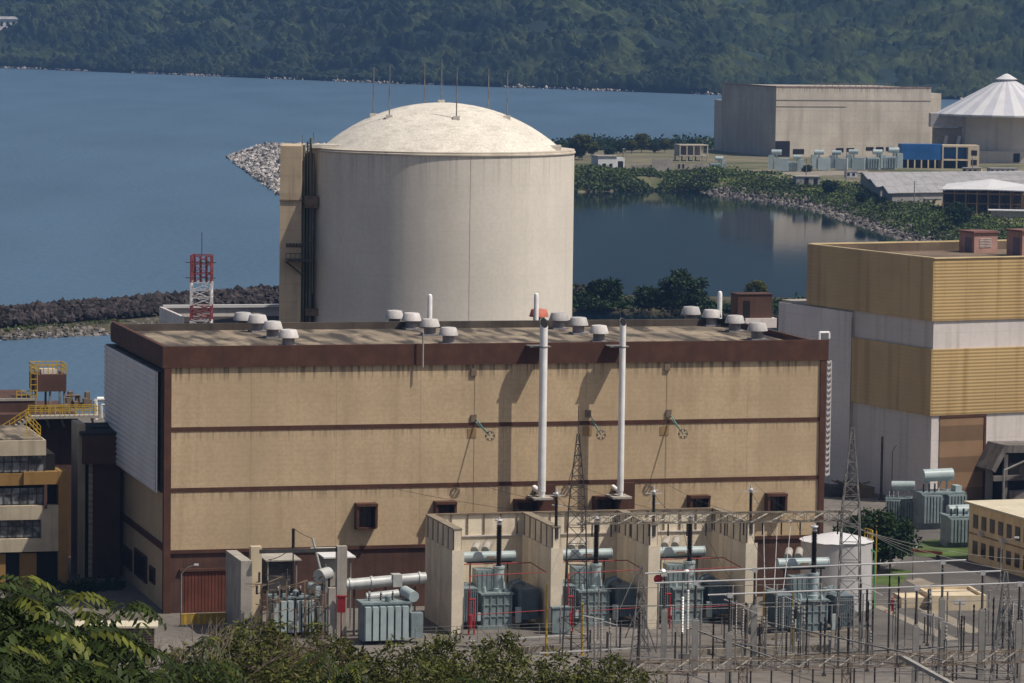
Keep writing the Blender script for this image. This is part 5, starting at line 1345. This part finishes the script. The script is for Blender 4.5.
# ------------------------------------------------------------------ BUILDING SITE ACROSS THE INLET
C3 = Fr(123.9, 1854.8, 18.0)
t = thing('concrete_hall', 'huge unfinished raw concrete hall across the inlet, left side in shade', 'building', (C3.x, C3.y, 0), C3.a)
w = MB().box(0, 0, -1, 80, 72, 33).box(80, 8, -1, 89, 60, 30.5).box(2, 72, -1, 70, 87, 25); w.build('wall', M['a3_conc'], t)
MB().box(-.15, -.15, 33, 80.15, .4, 33.7).box(-.15, .4, 33, .4, 72, 33.7).build('coping', mat('red_stain', (.25, .17, .14), rough=.9, var=.3, scale=.3), t)
for u0, v0, u1, v1 in ((775.5, 141, 789.5, 163), (793, 149, 804, 154), (836, 148, 843.5, 152), (846.5, 148, 854, 152), (866, 147, 873.5, 150.5), (876, 147, 883.5, 151.5), (886, 147, 894, 151)):
    x0, z1 = C3.fy(u0, v0); x1, z0 = C3.fy(u1, v1)
    MB().box(x0, -.12, max(z0, .2), x1, .02, z1).build('opening', M['dark'], t)
cl = MB().box(.0, -.2, 27, 80, -.003, 27.25).box(.0, -.2, 24, 36, -.003, 24.2); cl.build('joint', mat('joint', (.3, .25, .2), rough=.9), t)
ra = MB(); 
for k in range(14): x = 20 + k * 3.0; ra.bar((x, .5, 33.5), (x, .5, 35), .2)
ra.bar((20, .5, 35), (59, .5, 35), .2); ra.build('handrail', M['rust'], t)
q = ZP(1010, 163, 0)
t = thing('tented_reactor_shell', 'round raw concrete shell under a white radially striped cone roof, right edge', 'building', (q.x, q.y + 20, 0)); yy = q.y + 20
ze = 68 - (113 - 16) * yy / F; za = 68 - (79 - 16) * yy / F
MB().lathe([(22, -1), (22, ze)], n=64).build('wall', mat('shell_concrete', (.62, .54, .46), rough=.9, var=.12, scale=.08, streak=.5, sscale=(.3, .3, .02)), t)
mbs = [MB(), MB()]; n = 40; rr = 70 * yy / F
for k in range(n):
    a, b = 2 * math.pi * k / n, 2 * math.pi * (k + 1) / n
    pts = []
    mbs[k % 2].add([(rr * math.cos(a), rr * math.sin(a), ze), (rr * math.cos(b), rr * math.sin(b), ze), (3.5 * math.cos(b), 3.5 * math.sin(b), za), (3.5 * math.cos(a), 3.5 * math.sin(a), za), (rr * math.cos(a), rr * math.sin(a), ze - .8), (rr * math.cos(b), rr * math.sin(b), ze - .8)], [(0, 1, 2, 3), (0, 4, 5, 1)])
r0 = mbs[0].build('roof_panel', M['tarp'], t, False); mbs[1].build('roof_panel', M['tarp2'], t, False)
MB().lathe([(4.6, za - 1.2), (4.0, za + .2), (5.2, za + .3), (1.2, za + 2.6), (.2, za + 2.9)], n=24).build('roof_cap', M['tarp'], t)
q2 = YP(936, 128, yy - 8)
MB().box(-36, -8, YP(936, 127, yy - 8).z, -17, 2, ze).build('bridge', mat('grey_clad', (.42, .39, .38), rough=.7, streak=.3), t)
MB().box(-34, -6, 0, -18.5, 4, YP(936, 128, yy - 8).z).build('link_wall', mat('brown_dark', (.30, .25, .20), rough=.9), t)
MB().box(-20, -24, 0, 40, -18, 5.5).build('low_wall', M['a3_conc'], t)
for x in (1, 9): MB().box(x, -24.2, .5, x + 3, -23.99, 4.6).build('opening', M['dark'], t)
for x in (-30, -24): MB().bar((x, -8.5, 4), (x + 1.5, -8.5, 12), 1.5).build('chute', M['wwall'], t)
# frame building with blue sheet
q = ZP(901, 168, 0); K = Fr(q.x, q.y, 4)
t = thing('frame_building', 'cream concrete frame block partly wrapped in bright blue sheeting, before the raw hall', 'building', (K.x, K.y, 0), K.a)
def kx(u): return K.fy(u, 160)[0]
def kz(v): return K.fy(940, v)[1]
xb, xe, xr = kx(942), kx(979), kx(979)
MB().box(.0, 0, kz(160), xb, 9, kz(144.5)).build('blue_sheet', M['bluesheet'], t)
fr_ = MB()
for k in range(7): x = xb * k / 6; fr_.box(x - .3, -.05, 0, x + .3, .5, kz(160) - .01)
fr_.box(0, 5, 0, xb, 5.5, kz(161)).box(xb, -.3, 0, xb + .6, 9, kz(145)).box(xb + .6, -.3, kz(147), xr - 5, 9, kz(145)).box(xb + .6, -.3, kz(160.5), xr - 5, 9, kz(159)).box(xb + 6.3, -.3, kz(158.9), xb + 6.9, .3, kz(147.1)).box(xb + 6.3, -.3, 0, xb + 6.9, .3, kz(160.6)).box(xr - 5, -.3, 0, xr, 9, kz(145))
fr_.build('frame', M['cream'], t)
MB().box(xb + .6, 3.5, kz(158.9), xr - 5.01, 8, kz(147.1)).build('blue_sheet', M['bluesheet'], t)
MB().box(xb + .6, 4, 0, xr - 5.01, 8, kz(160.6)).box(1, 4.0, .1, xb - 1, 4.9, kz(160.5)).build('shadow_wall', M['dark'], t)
for z in (kz(154), kz(163.5)): MB().box(xr - 3.6, -.4, z - .5, xr - 1, -.302, z + 1.8).build('window', M['dark'], t)
# stored transformers across the inlet
ut = None
ulist = [(717, 174, 'pale transformer standing alone left of the shaded hall corner', .8), (779, 171, 'pale blue-grey transformer nearest the hall corner, before its door', 1.05), (795, 171, 'pale transformer right of the hall door, under the long slot', .8), (821, 170, 'pale boxy transformer at the left of the row below the two small openings', 1.0), (839, 169.5, 'pale transformer below the two small wall openings, right one', .95), (856, 169.5, 'pale transformer in the middle of the row before the hall', 1.0), (875, 169.5, 'pale transformer before the last but one opening', 1.0), (891, 169.5, 'pale transformer next to the blue sheeting', 1.1)]
for u, v, lab, s_ in ulist:
    if ut is None:
        ut = thing('stored_transformer', lab, 'transformer', ZP(u, v, 0), .1, 'transformers stored across the inlet'); s_ *= 1.25
        MB().box(-3.2, -1.6, .3, 1.4, 1.6, 4.6).box(1.7, -1.4, .8, 3.6, 1.4, 5.6).build('tank', M['xfmr_lt'], ut)
        r_ = MB()
        for k in range(5): r_.box(-3.1 + k * .9, -2.3, .8, -2.6 + k * .9, -1.6, 4.2)
        r_.build('radiator', M['xfmr'], ut); MB().tube((-.8, .5, 6.6), (2.6, .5, 6.6), .9, n=12).bar((.9, .5, 4.6), (.9, .5, 6), .6).build('conservator', M['xfmr_lt'], ut)
        ut.scale = (s_,) * 3
    else: dup(ut, ZP(u, v + .8, 0), rnd.uniform(-.3, .4) + (3.1 if len(lab) % 2 else 0), lab, None, s_ * 1.22)
# long grey roofed sheds
def long_shed(label, pts, h, ov, cols=0):
    P_ = [ZP(u, v, h) for u, v in pts]; c = P_[0]
    t = thing('long_shed', label, 'shed', (c.x, c.y, 0), 0, 'grey-roofed sheds across the inlet')
    mb = MB(); m_ = (P_[0] + P_[1]) / 2 - c; m2 = (P_[2] + P_[3]) / 2 - c
    a, b, d, e = [p - c for p in P_]
    for p in (a, b, d, e, m_, m2): p.z = h
    m_.z = m2.z = h + 1.6
    up = Vector((0, 0, .2))
    mb.add([a, m_, m2, e, a + up, m_ + up, m2 + up, e + up], [(0, 1, 2, 3), (4, 7, 6, 5), (0, 4, 5, 1), (3, 2, 6, 7), (0, 3, 7, 4)]).add([m_, b, d, m2, m_ + up, b + up, d + up, m2 + up], [(0, 1, 2, 3), (4, 7, 6, 5), (0, 4, 5, 1), (1, 5, 6, 2), (3, 2, 6, 7)])
    mb.build('roof', M['shed_roof'], t, False)
    wl_ = MB(); s = [a + (d - a) * .02, e + (b - e) * .02, d + (a - d) * .02, b + (e - b) * .02]
    wl_.prism([(p.x, p.y) for p in (a * .98 + d * .02, e * .98 + b * .02, d * .98 + a * .02, b * .98 + e * .02)], 0, h - .01); wl_.build('wall', mat('shed_wall', (.3, .28, .27), rough=.8, streak=.4) if not cols else M['dark'], t)
    return t
long_shed('long grey-roofed shed below the frame building, the rear one', [(868, 180), (856, 174), (1090, 172), (1090, 177)], 4.5, 1)
long_shed('long grey-roofed shed, the middle one, gable end toward the inlet', [(876, 187), (864, 180.5), (1090, 178), (1090, 183.5)], 4.8, 1)
long_shed('front long grey-roofed shed behind the open steel pavilion', [(888, 193.5), (878, 188), (1090, 184.5), (1090, 190)], 4.5, 1)
tag(MB().add([tuple(ZP(u, v, 0))[:2] + (.05,) for u, v in ((728, 176), (740, 172), (868, 170.5), (868, 174.5), (800, 176.5), (770, 181), (762, 181), (766, 176.5))], [tuple(range(8))]).build('site_road', M['slab'], None, False), kind='structure')
t = thing('small_store', 'small grey store with flat roof at the foot of the raw hall, on the bank', 'store', ZP(796, 187, 0), .1)
MB().box(0, 0, 0, 9.5, 7, 4).build('wall', M['shed_roof'], t); MB().box(-.3, -.3, 4, 9.8, 7.3, 4.3).build('roof', M['grey_conc'], t); MB().box(3.3, -.06, .3, 5, -.003, 3.6).box(7, -.06, .2, 8.6, -.003, 3.4).build('opening', M['dark'], t)
q = ZP(943, 213, 0); K = Fr(q.x, q.y, -10)
t = thing('steel_pavilion', 'open rusty steel pavilion with pale pitched roof on the bank', 'pavilion', (K.x, K.y, 0), K.a)
w_, d_ = 27, 30; h_ = 8.0
MB().add([(-.8, -.8, h_), (w_ * .55, -.8, h_ + .2), (w_ + .8, -.8, h_), (w_ + .8, d_, h_ + .6), (w_ * .55, d_, h_ + 2.6), (-.8, d_, h_ + .6), (-.8, -.8, h_ + .3), (w_ * .55, -.8, h_ + .5), (w_ + .8, -.8, h_ + .3), (w_ + .8, d_, h_ + .9), (w_ * .55, d_, h_ + 2.9), (-.8, d_, h_ + .9)],
         [(0, 1, 4, 5), (1, 2, 3, 4), (6, 11, 10, 7), (7, 10, 9, 8), (0, 6, 7, 1), (1, 7, 8, 2), (2, 8, 9, 3), (0, 5, 11, 6)]).build('roof', M['tarp'], t, False)
fr_ = MB()
for i in range(8):
    x = w_ * i / 7
    for y in (0, d_ * .5, d_ - 1): fr_.bar((x, y, 0), (x, y, h_), .45)
    fr_.bar((x, 0, h_ - 1.2), (x, d_ - 1, h_ - 1.2), .3)
fr_.bar((0, 0, h_ - 1.1), (w_, 0, h_ - 1.1), .5).bar((0, 0, 3.5), (w_, 0, 3.5), .3); fr_.build('frame', mat('rust_frame', (.22, .13, .06), rough=.8), t)
MB().box(-.1, 0.3, 0, .2, d_ - 1, h_ - .5).box(.3, d_ - 2, 0, w_, d_ - 1.6, h_ - .5).build('side_sheet', M['service'], t)
for k in range(10): MB().box(2 + k * 2.4, 5 + (k * 7 % 9), 0, 3.6 + k * 2.4, 8 + (k * 7 % 9), 1.4 + (k * 5 % 4) * .6).build('stored_crate', M['steel_dark'], t)
R3 = random.Random(5)
for i, (u, v, w_, d_, h_, c_, lab) in enumerate(((888, 201, 7, 3, 2.6, 'shed_roof', 'grey site container left of the pavilion, nearest the water'), (900, 204, 6, 3, 2.4, 'rust', 'rusty site container left of the pavilion'), (912, 199, 9, 4, 2.8, 'dark', 'dark open stack of formwork behind the rusty container'), (925, 206, 6, 3, 2.5, 'cream', 'cream site cabin beside the pavilion'), (931, 200, 7, 4, 3.2, 'steel_dark', 'dark equipment cage between pavilion and long sheds'), (990, 178, 12, 5, 4.0, 'shed_roof', 'grey site cabin row below the tented shell'), (962, 178, 8, 4, 4.2, 'cream', 'cream cabin beside the frame building'), (1012, 186, 10, 5, 4.0, 'tarp', 'white cabin at the right edge behind the pavilion'), (846, 178, 5, 3, 2.6, 'tarp2', 'pale cabin at the left end of the long sheds'))):
    t = thing('site_cabin', lab, 'cabin', ZP(u, v, 0), R3.uniform(-.25, .2), 'cabins and containers across the inlet')
    MB().box(0, 0, .2, w_, d_, h_).build('wall', M[c_], t); MB().box(-.15, -.15, h_, w_ + .15, d_ + .15, h_ + .2).build('roof', M['shed_roof'], t)
    for k in range(int(w_ / 2.2)): MB().box(.5 + k * 2.2, -.06, .9, 1.6 + k * 2.2, -.003, h_ - .5).build('window', M['dark'], t)
t = thing('low_white_store', 'low white-roofed store beside the open pavilion at the right edge', 'store', ZP(1000, 218, 0), -.1)
MB().box(-3, 0, 0, 9, 5, 2.4).build('wall', M['grey_conc'], t); MB().box(-4, -1, 2.4, 10, 6, 2.7).build('roof', M['tarp'], t)
q = ZP(598, 170.5, 0)
t = thing('white_house', 'small white house with blue-grey side behind the bank, left of raw hall', 'house', q, R(20))
MB().box(0, 0, -1, 8.5, 8, 6.0).build('wall', M['tarp'], t); MB().box(-.12, .3, 0, -.003, 7.8, 5.9).build('side_panel', M['tarp2'], t); MB().box(-.5, -.5, 6.0, 9, 8.5, 6.4).build('roof', M['grey_conc'], t)
MB().box(2, -.08, 1, 3.6, -.003, 3).box(5.2, -.08, 0, 6.6, -.003, 2.9).build('window', M['dark'], t)
MB().box(9.2, 2, 0, 13, 7, 5.4).build('side_room', M['tarp'], t); MB().box(9.9, 1.9, .4, 12.3, 1.997, 3.9).build('opening', M['dark'], t)
q = ZP(680, 161, 0)
t = thing('frame_store', 'open concrete frame building on the shore left of the raw hall', 'building', q, R(12))
w_ = 13
fr_ = MB()
for k in range(5): x = w_ * k / 4; fr_.box(x - .28, 0, 0, x + .28, .6, 7); fr_.box(x - .28, 9, 0, x + .28, 9.6, 7)
for z in (2.2, 7): fr_.box(-.4, -.1, z, w_ + .4, 9.8, z + .5)
fr_.build('frame', mat('weathered_cream', (.40, .35, .28), rough=.9), t); MB().box(.4, 7, 2.75, w_ - .4, 7.4, 6.9).box(-.26, .8, 2.75, -.1, 9, 6.9).build('back_wall', M['grey_conc'], t)
t = thing('broken_wall', 'ruined pale wall below the open concrete frame building', 'wall', ZP(676, 169, 0), R(6))
MB().box(0, 0, 0, 5, .6, 2.4).box(5.3, .2, 0, 14, .9, 1.8).box(9, 0.0, 0, 13, .19, 2.6).build('wall', M['grey_conc'], t); MB().box(1, -.1, .2, 1.8, -.003, 2.1).box(2.8, -.1, .2, 3.6, -.003, 2.1).build('opening', M['dark'], t)
t = thing('site_wall', 'weathered grey block wall between the white house and the ruined wall', 'wall', ZP(652, 170.5, 0), R(6))
MB().box(0, 0, 0, 9, .6, 5).box(-9, .5, 0, -.01, 1, 2.4).build('wall', M['grey_conc'], t)
for i, (u, v, h, lab) in enumerate(((623, 170, 9, 'thin lamp post with white head beside the white house'), (846, 182, 12, 'thin pole before the row of pale transformers'), (914, 207, 9, 'thin pole left of the steel pavilion'), (806, 186, 11, 'thin pole at the small grey store'), (972, 182, 10, 'thin pole behind the steel pavilion roof'))):
    t = thing('site_pole', lab, 'pole', ZP(u, v, 0), 0, 'thin poles across the inlet')
    MB().lathe([(.22, 0), (.14, h)], n=6).build('shaft', M['steel'], t); MB().box(-.2, -.2, h, .9 if i % 2 == 0 else .3, .2, h + .25).build('lamp_head', M['tarp'], t)
t = thing('hill_house', 'white house high on the far wooded hill at the left edge', 'house', (-590, shore(-590) + 165, float(hill_h(np.array([-590.]), np.array([165.]))[0]) + 3), R(15))
q = ray(5, 22); 
for d_ in np.arange(20, 400, 2.0):
    yy = float(shore(-500) + d_)
    p = YP(7, 26, yy); yy2 = float(shore(p.x)); hh_ = float(hill_h(np.array([p.x]), np.array([yy - yy2]))[0])
    if yy - yy2 > 10 and hh_ >= p.z - 2: break
t.location = (p.x, p.y - 14, p.z - 2)
MB().box(-24, 0, -8, 22, 16, 10).box(22, 3, -8, 34, 14, 7).build('wall', M['wwall'], t); MB().xprism([(-1.5, 10), (8, 13), (17.5, 10)], -25, 23).build('roof', M['shed_roof'], t)
for k in range(6): MB().box(-20 + k * 7, -.2, 2, -17 + k * 7, -.003, 7).build('window', M['dark'], t)

# trees across the water
tp = {}
def far_tree(kind, name, label, loc, s, group=None):
    global tp
    if kind not in tp:
        h, r, b = {'round': (10, 6.5, 1.2), 'tall': (12, 4.0, 3), 'bush': (6, 4.4, .3)}[kind]
        t = make_tree(name, label, loc, h, r, b, 60, 70, 1.0, M['leaf_dk'] if kind != 'tall' else M['leaf_mid'], 30 + len(tp), group=group); t.scale = (s,) * 3; tp[kind] = t; return t
    o = dup(tp[kind], loc, rnd.uniform(0, 6.28), label, group, s)
    if 'group' in o and not group: del o['group']
    return o
far_tree('round', 'causeway_tree', 'big round dark tree on the causeway right of the round grey building', ZP(684, 312, -3.6) + Vector((0, 6, 0)), .88)
far_tree('bush', 'causeway_tree', 'dark round bush tree on the causeway just right of the cylinder', ZP(605, 305, -3.2) + Vector((0, 6, 0)), .95)
far_tree('tall', 'causeway_tree', 'thin pointed tree on the causeway above the rooftop hut', ZP(757, 311, -3.5) + Vector((0, 6, 0)), .58)
far_tree('bush', 'causeway_tree', 'low wide bush at the foot of the big round causeway tree', ZP(650, 310, -3.6) + Vector((0, 8, 0)), .8)
far_tree('round', 'site_tree', 'dark bushy tree in front of the steel pavilion on the bank', ZP(957, 226, 0), .72)
far_tree('bush', 'site_tree', 'dark bush between the small store and the long sheds', ZP(830, 192, 0), .7)
far_tree('bush', 'site_tree', 'low bush on the bank left of the long sheds', ZP(862, 202, 0), .6)
far_tree('bush', 'site_tree', 'tiny bush between two pale transformers at the hall', ZP(807, 172, 0), .5)
far_tree('tall', 'shore_tree', 'tallest tree on the far shore, just right of the round grey building', ZP(582, 160, 0), 1.0)
for i, (u, v, s_, lab) in enumerate(((576, 163, .8, 'dense dark tree touching the edge of the grey cylinder'), (594, 161, .62, 'dark tree behind the white house, left of it'), (612, 158, .6, 'shore tree above the white house roof'), (622, 157, .6, 'shore tree behind the thin lamp post'), (634, 157, .55, 'low shore tree right of the white house'), (644, 156, .8, 'taller shore tree with pointed top midway to the raw hall'), (657, 156, .55, 'shore bush left of the open concrete frame'), (668, 156, .55, 'shore bush touching the open concrete frame'))):
    far_tree(['round', 'tall', 'bush'][i % 3 if i != 5 else 1], 'shore_tree', lab, ZP(u, v, 0) + Vector((0, 40, 0)), s_)

# ------------------------------------------------------------------ FOREGROUND VEGETATION
def gz(x, y): return hillz(x, y) - .3
def frond_tree(name, label, loc, h, r, n_ros, seed, scale=1.0):
    """big pinnate leaves in rosettes at the ends of bare branches"""
    rs = np.random.RandomState(seed); t = thing(name, label, 'tree', loc)
    mb = MB(); mb.tube((0, 0, -1), (.2, 0, h * .5), .28, .2, 8)
    V = []; Vy = []
    for k in range(n_ros):
        a = rs.uniform(0, 6.283); q = math.sqrt(rs.uniform(0, 1)); el = rs.uniform(-.55, 1)
        c = Vector((math.cos(a) * r * q, math.sin(a) * r * q, h * .68 + h * .30 * el * math.sqrt(max(0, 1 - q * q * .75)) + rs.uniform(-.9, .9)))
        m = Vector((c.x * .45, c.y * .45, h * .52 + (c.z - h * .5) * .4))
        if k % 3 == 0: mb.tube((.2, 0, h * .42), m, .12, .07, 5); mb.tube(m, c, .07, .03, 5)
        nf = 7
        for f in range(nf):
            b = a + 6.283 * f / nf + rs.uniform(-.3, .3); e0 = rs.uniform(-.1, .75); ln = rs.uniform(.8, 1.5) * scale
            dirh = Vector((math.cos(b), math.sin(b), 0)); side = Vector((-math.sin(b), math.cos(b), 0)); npair = 8
            tgt = Vy if rs.uniform() < (.22 if el > .55 else .03) else V  # yellower leaves favoured near the top, painting in sunlit highlights
            for j in range(1, npair + 1):
                s_ = j / npair; pos = c + dirh * ln * s_ + Vector((0, 0, ln * (e0 * s_ - .75 * s_ * s_)))
                ll = ln * .34 * (1 - .55 * abs(s_ - .5)); wd = ln * .125
                tang = (dirh + Vector((0, 0, e0 - 1.5 * s_))).normalized()
                for sg in (-1, 1):
                    d = (side * sg * .85 + tang * .45 + Vector((0, 0, -.35 - .3 * rs.uniform()))).normalized()
                    p0 = pos; p2 = pos + d * ll; mid = pos + d * ll * .45
                    tgt.append((p0, mid + tang * wd * .5, p2, mid - tang * wd * .5))
    mb.build('trunk', M['bark'], t)
    for nm, vv, m in (('crown', V, M['leaf_frond']), ('highlight_leaves', Vy, M['leaf_yel'])):
        if vv:
            A = np.array([[tuple(p) for p in q] for q in vv]).reshape(-1, 3); link(nm, np_mesh(nm, A, np.arange(len(A)).reshape(-1, 4)), m, t, False)
    return t

def top_at(u, v, y, h):
    p = YP(u, v, y); return Vector((p.x, p.y, p.z - h))
for (u, v, y, h, r, nr, lab, sc) in ((60, 573, 118, 9, 2.9, 50, 'large tree with drooping feathery leaves at the bottom left corner', 1.35), (10, 568, 112, 9, 1.5, 20, 'feathery-leaved tree cut by the left picture edge', 1.25), (112, 634, 122, 7, 1.8, 26, 'lower feathery-leaved tree right of the largest one', 1.3), (40, 640, 108, 6, 2.2, 26, 'feathery-leaved tree lowest in the bottom left corner', 1.3)):
    frond_tree('feathery_tree', lab, top_at(u, v, y, h * 1.02), h, r, nr, int(u), sc)
# finer-leaved shrubs along the bottom
sp = []
shr = [(196, 640, 190, 1.9), (226, 628, 195, 2.0), (262, 614, 200, 2.0), (300, 618, 205, 2.0), (330, 632, 200, 1.9), (360, 648, 205, 1.9), (395, 644, 205, 1.9), (428, 640, 210, 1.7), (448, 622, 215, 1.5), (476, 640, 212, 1.6), (503, 636, 218, 1.7), (540, 652, 220, 1.8), (572, 650, 222, 1.9), (606, 648, 222, 1.7), (640, 660, 225, 1.6), (160, 650, 170, 1.9), (350, 660, 180, 1.8), (440, 655, 190, 1.9), (255, 655, 180, 2.0), (210, 664, 165, 1.8), (300, 650, 185, 2.0), (520, 664, 200, 1.8), (400, 668, 185, 1.7), (590, 668, 205, 1.6), (480, 664, 190, 1.6), (280, 636, 195, 1.8), (700, 684, 225, 1.3)]
SL = 'fine-leaved green shrub in the dense row along the bottom of the picture'
SG = 'fine-leaved shrubs below the switchyard'
for i, (u, v, y, r) in enumerate(shr):
    h = 6.5
    if i < 3:
        t = make_tree('leafy_shrub', SL, top_at(u, v, y, h), h, r * 1.15, 1.6, 46, 46, .36, M['leaf_mid'], 50 + i, .32, SG, 'shrub', .14, 1.0); sp.append(t)
    else: dup(sp[i % 3], top_at(u, v, y, h), rnd.uniform(0, 6.28), SL, SG, (r / 2.0, r / 2.0, rnd.uniform(.94, 1.04)))
# big fronds among the shrubs
for (u, v, y, h, r, nr, lab) in ((345, 655, 150, 5, 1.1, 16, 'small feathery sapling amid shrubs below the finned transformer'), (190, 650, 135, 5, 1.2, 18, 'small feathery sapling below the striped yellow barrier'), (470, 672, 150, 5, .9, 10, 'small feathery sapling at the bottom below the first bay')):
    frond_tree('feathery_sapling', lab, top_at(u, v, y, h), h, r, nr, int(u), .8)
# bare branching shrubs
def bare(name, label, loc, h, seed, n=3, m=None):
    rs = random.Random(seed); mb = MB()
    def grow(p, d, l, r, k):
        q = p + d * l; mb.tube(p, q, r, r * .65, 5)
        if k:
            for _ in range(3 if k > 1 else 2):
                e = (d + Vector((rs.uniform(-.8, .8), rs.uniform(-.8, .8), rs.uniform(-.1, .5)))).normalized(); grow(q, e, l * rs.uniform(.55, .8), r * .6, k - 1)
    for k in range(n): grow(Vector((rs.uniform(-.3, .3), rs.uniform(-.3, .3), -1)), Vector((rs.uniform(-.5, .5), rs.uniform(-.5, .5), 1)).normalized(), h * .36, .05, 4)
    o = mb.build(name, m or M['twig']); o.location = loc; return tag(o, label, 'shrub')
bare('bare_shrub', 'leafless pale shrub in front of the red-brown door', top_at(218, 578, 180, 7), 6.6, 1)
bare('bare_shrub', 'leafless dark shrub rising beside the low pale-roofed shed', top_at(136, 588, 165, 7), 6.4, 4, 4, M['bark'])
bare('bare_shrub', 'dry reddish twigs among the shrubs below the goalpost frame', top_at(318, 606, 190, 6.5), 6.2, 8, 5, mat('red_twig', (.13, .07, .06), rough=.9))
bare('bare_shrub', 'dry twigs in front of the near rusty gantry', top_at(652, 640, 235, 6.5), 6.2, 12, 4)
veg('slope_undergrowth', [(-60, 128), (-42, 180), (-30, 215), (0, 225), (32, 235)], -22, 8, lambda o: 0, 10, .3, 1, M['leaf_mid'])
bpy.data.objects.remove(bpy.data.objects['slope_undergrowth'])
Q = []
for _ in range(2600):
    x = nrs.uniform(-45, 14); y = nrs.uniform(95, 318)
    if abs(x) > y * .15 + 3: continue
    Q.append((x, y, gz(x, y) + nrs.uniform(.1, 1.6)))
Q = np.array(Q); E_ = nrs.normal(size=(len(Q), 14, 3)) * np.array([.7, .7, .45]); V, Fc = leaf_arrays((Q[:, None] + E_).reshape(-1, 3), .4, .4)
tag(link('slope_undergrowth', np_mesh('slope_undergrowth', V, Fc), M['leaf_mid'], None, False), kind='stuff')
# shade planting between office and hall
veg('yard_shrubs', [tuple(ZP(u, v, 0)[:2]) for u, v in ((50, 592), (90, 590), (118, 588))], -2, 2, lambda o: 0, 60, .6, 2.2, M['leaf_dk'])

# ------------------------------------------------------------------ HAZE
hz = bpy.data.materials.new('haze_air'); hz.use_nodes = True; nt = hz.node_tree; nt.nodes.remove(nt.nodes['Principled BSDF'])
pv_ = nt.nodes.new('ShaderNodeVolumePrincipled'); pv_.inputs['Color'].default_value = (.28, .52, 1, 1); pv_.inputs['Density'].default_value = 7.0e-5; pv_.inputs['Anisotropy'].default_value = .2
nt.links.new(pv_.outputs[0], nt.nodes['Material Output'].inputs['Volume'])
o = MB().box(-9500, -3500, -15, 9500, 12500, 420).build('haze', hz, None, False); tag(o, kind='stuff')

# ------------------------------------------------------------------ LIGHT, CAMERA, RENDER
EL, AZ = 58.0, 69.0            # height of the sun; degrees to the right of straight behind the camera
sd = Vector((math.sin(R(AZ)) * math.cos(R(EL)), -math.cos(R(AZ)) * math.cos(R(EL)), math.sin(R(EL))))
sl = bpy.data.lights.new('sun', 'SUN'); sl.energy = 4.7; sl.angle = R(.53); sl.color = (1, .93, .82)
so = bpy.data.objects.new('sun', sl); COL.objects.link(so); so.rotation_euler = (-sd).to_track_quat('-Z', 'Y').to_euler(); so.location = sd * 500
wd = bpy.data.worlds.new('World'); scene.world = wd; wd.use_nodes = True
nt = wd.node_tree; bg = nt.nodes['Background']; bg.inputs[1].default_value = .072
sk = nt.nodes.new('ShaderNodeTexSky'); sk.sky_type = 'NISHITA'; sk.sun_disc = False; sk.dust_density = 3.2; sk.air_density = 1.0; sk.ozone_density = .8; sk.sun_elevation = R(EL); sk.sun_rotation = math.atan2(sd.x, sd.y)
nt.links.new(sk.outputs[0], bg.inputs[0])
cd = bpy.data.cameras.new('camera'); cd.sensor_width = 36; cd.lens = F / 1024 * 36; cd.clip_end = 20000; cd.clip_start = 1
co_ = bpy.data.objects.new('camera', cd); COL.objects.link(co_)
from mathutils import Matrix
right = Vector((1, 0, 0)); fwd = Vector((0, CT, -ST)); upv = Vector((0, ST, CT))
X_ = right * math.cos(ROLL) + upv * math.sin(ROLL); Y_ = -right * math.sin(ROLL) + upv * math.cos(ROLL)
mw = Matrix.Identity(4)
for i in range(3): mw[i][0], mw[i][1], mw[i][2] = X_[i], Y_[i], -fwd[i]
mw[2][3] = H; co_.matrix_world = mw; scene.camera = co_
vs_ = scene.view_settings; vs_.view_transform = 'Standard'; vs_.look = 'None'; vs_.exposure = -.1; vs_.gamma = 1
scene.render.engine = 'CYCLES'
cy = scene.cycles; cy.use_denoising = True; cy.max_bounces = 6; cy.diffuse_bounces = 4; cy.glossy_bounces = 3; cy.transmission_bounces = 2; cy.volume_bounces = 0; cy.transparent_max_bounces = 4
cy.use_adaptive_sampling = True; cy.adaptive_threshold = .02; cy.sample_clamp_indirect = 4
try: cy.denoiser = 'OPENIMAGEDENOISE'
except Exception: pass
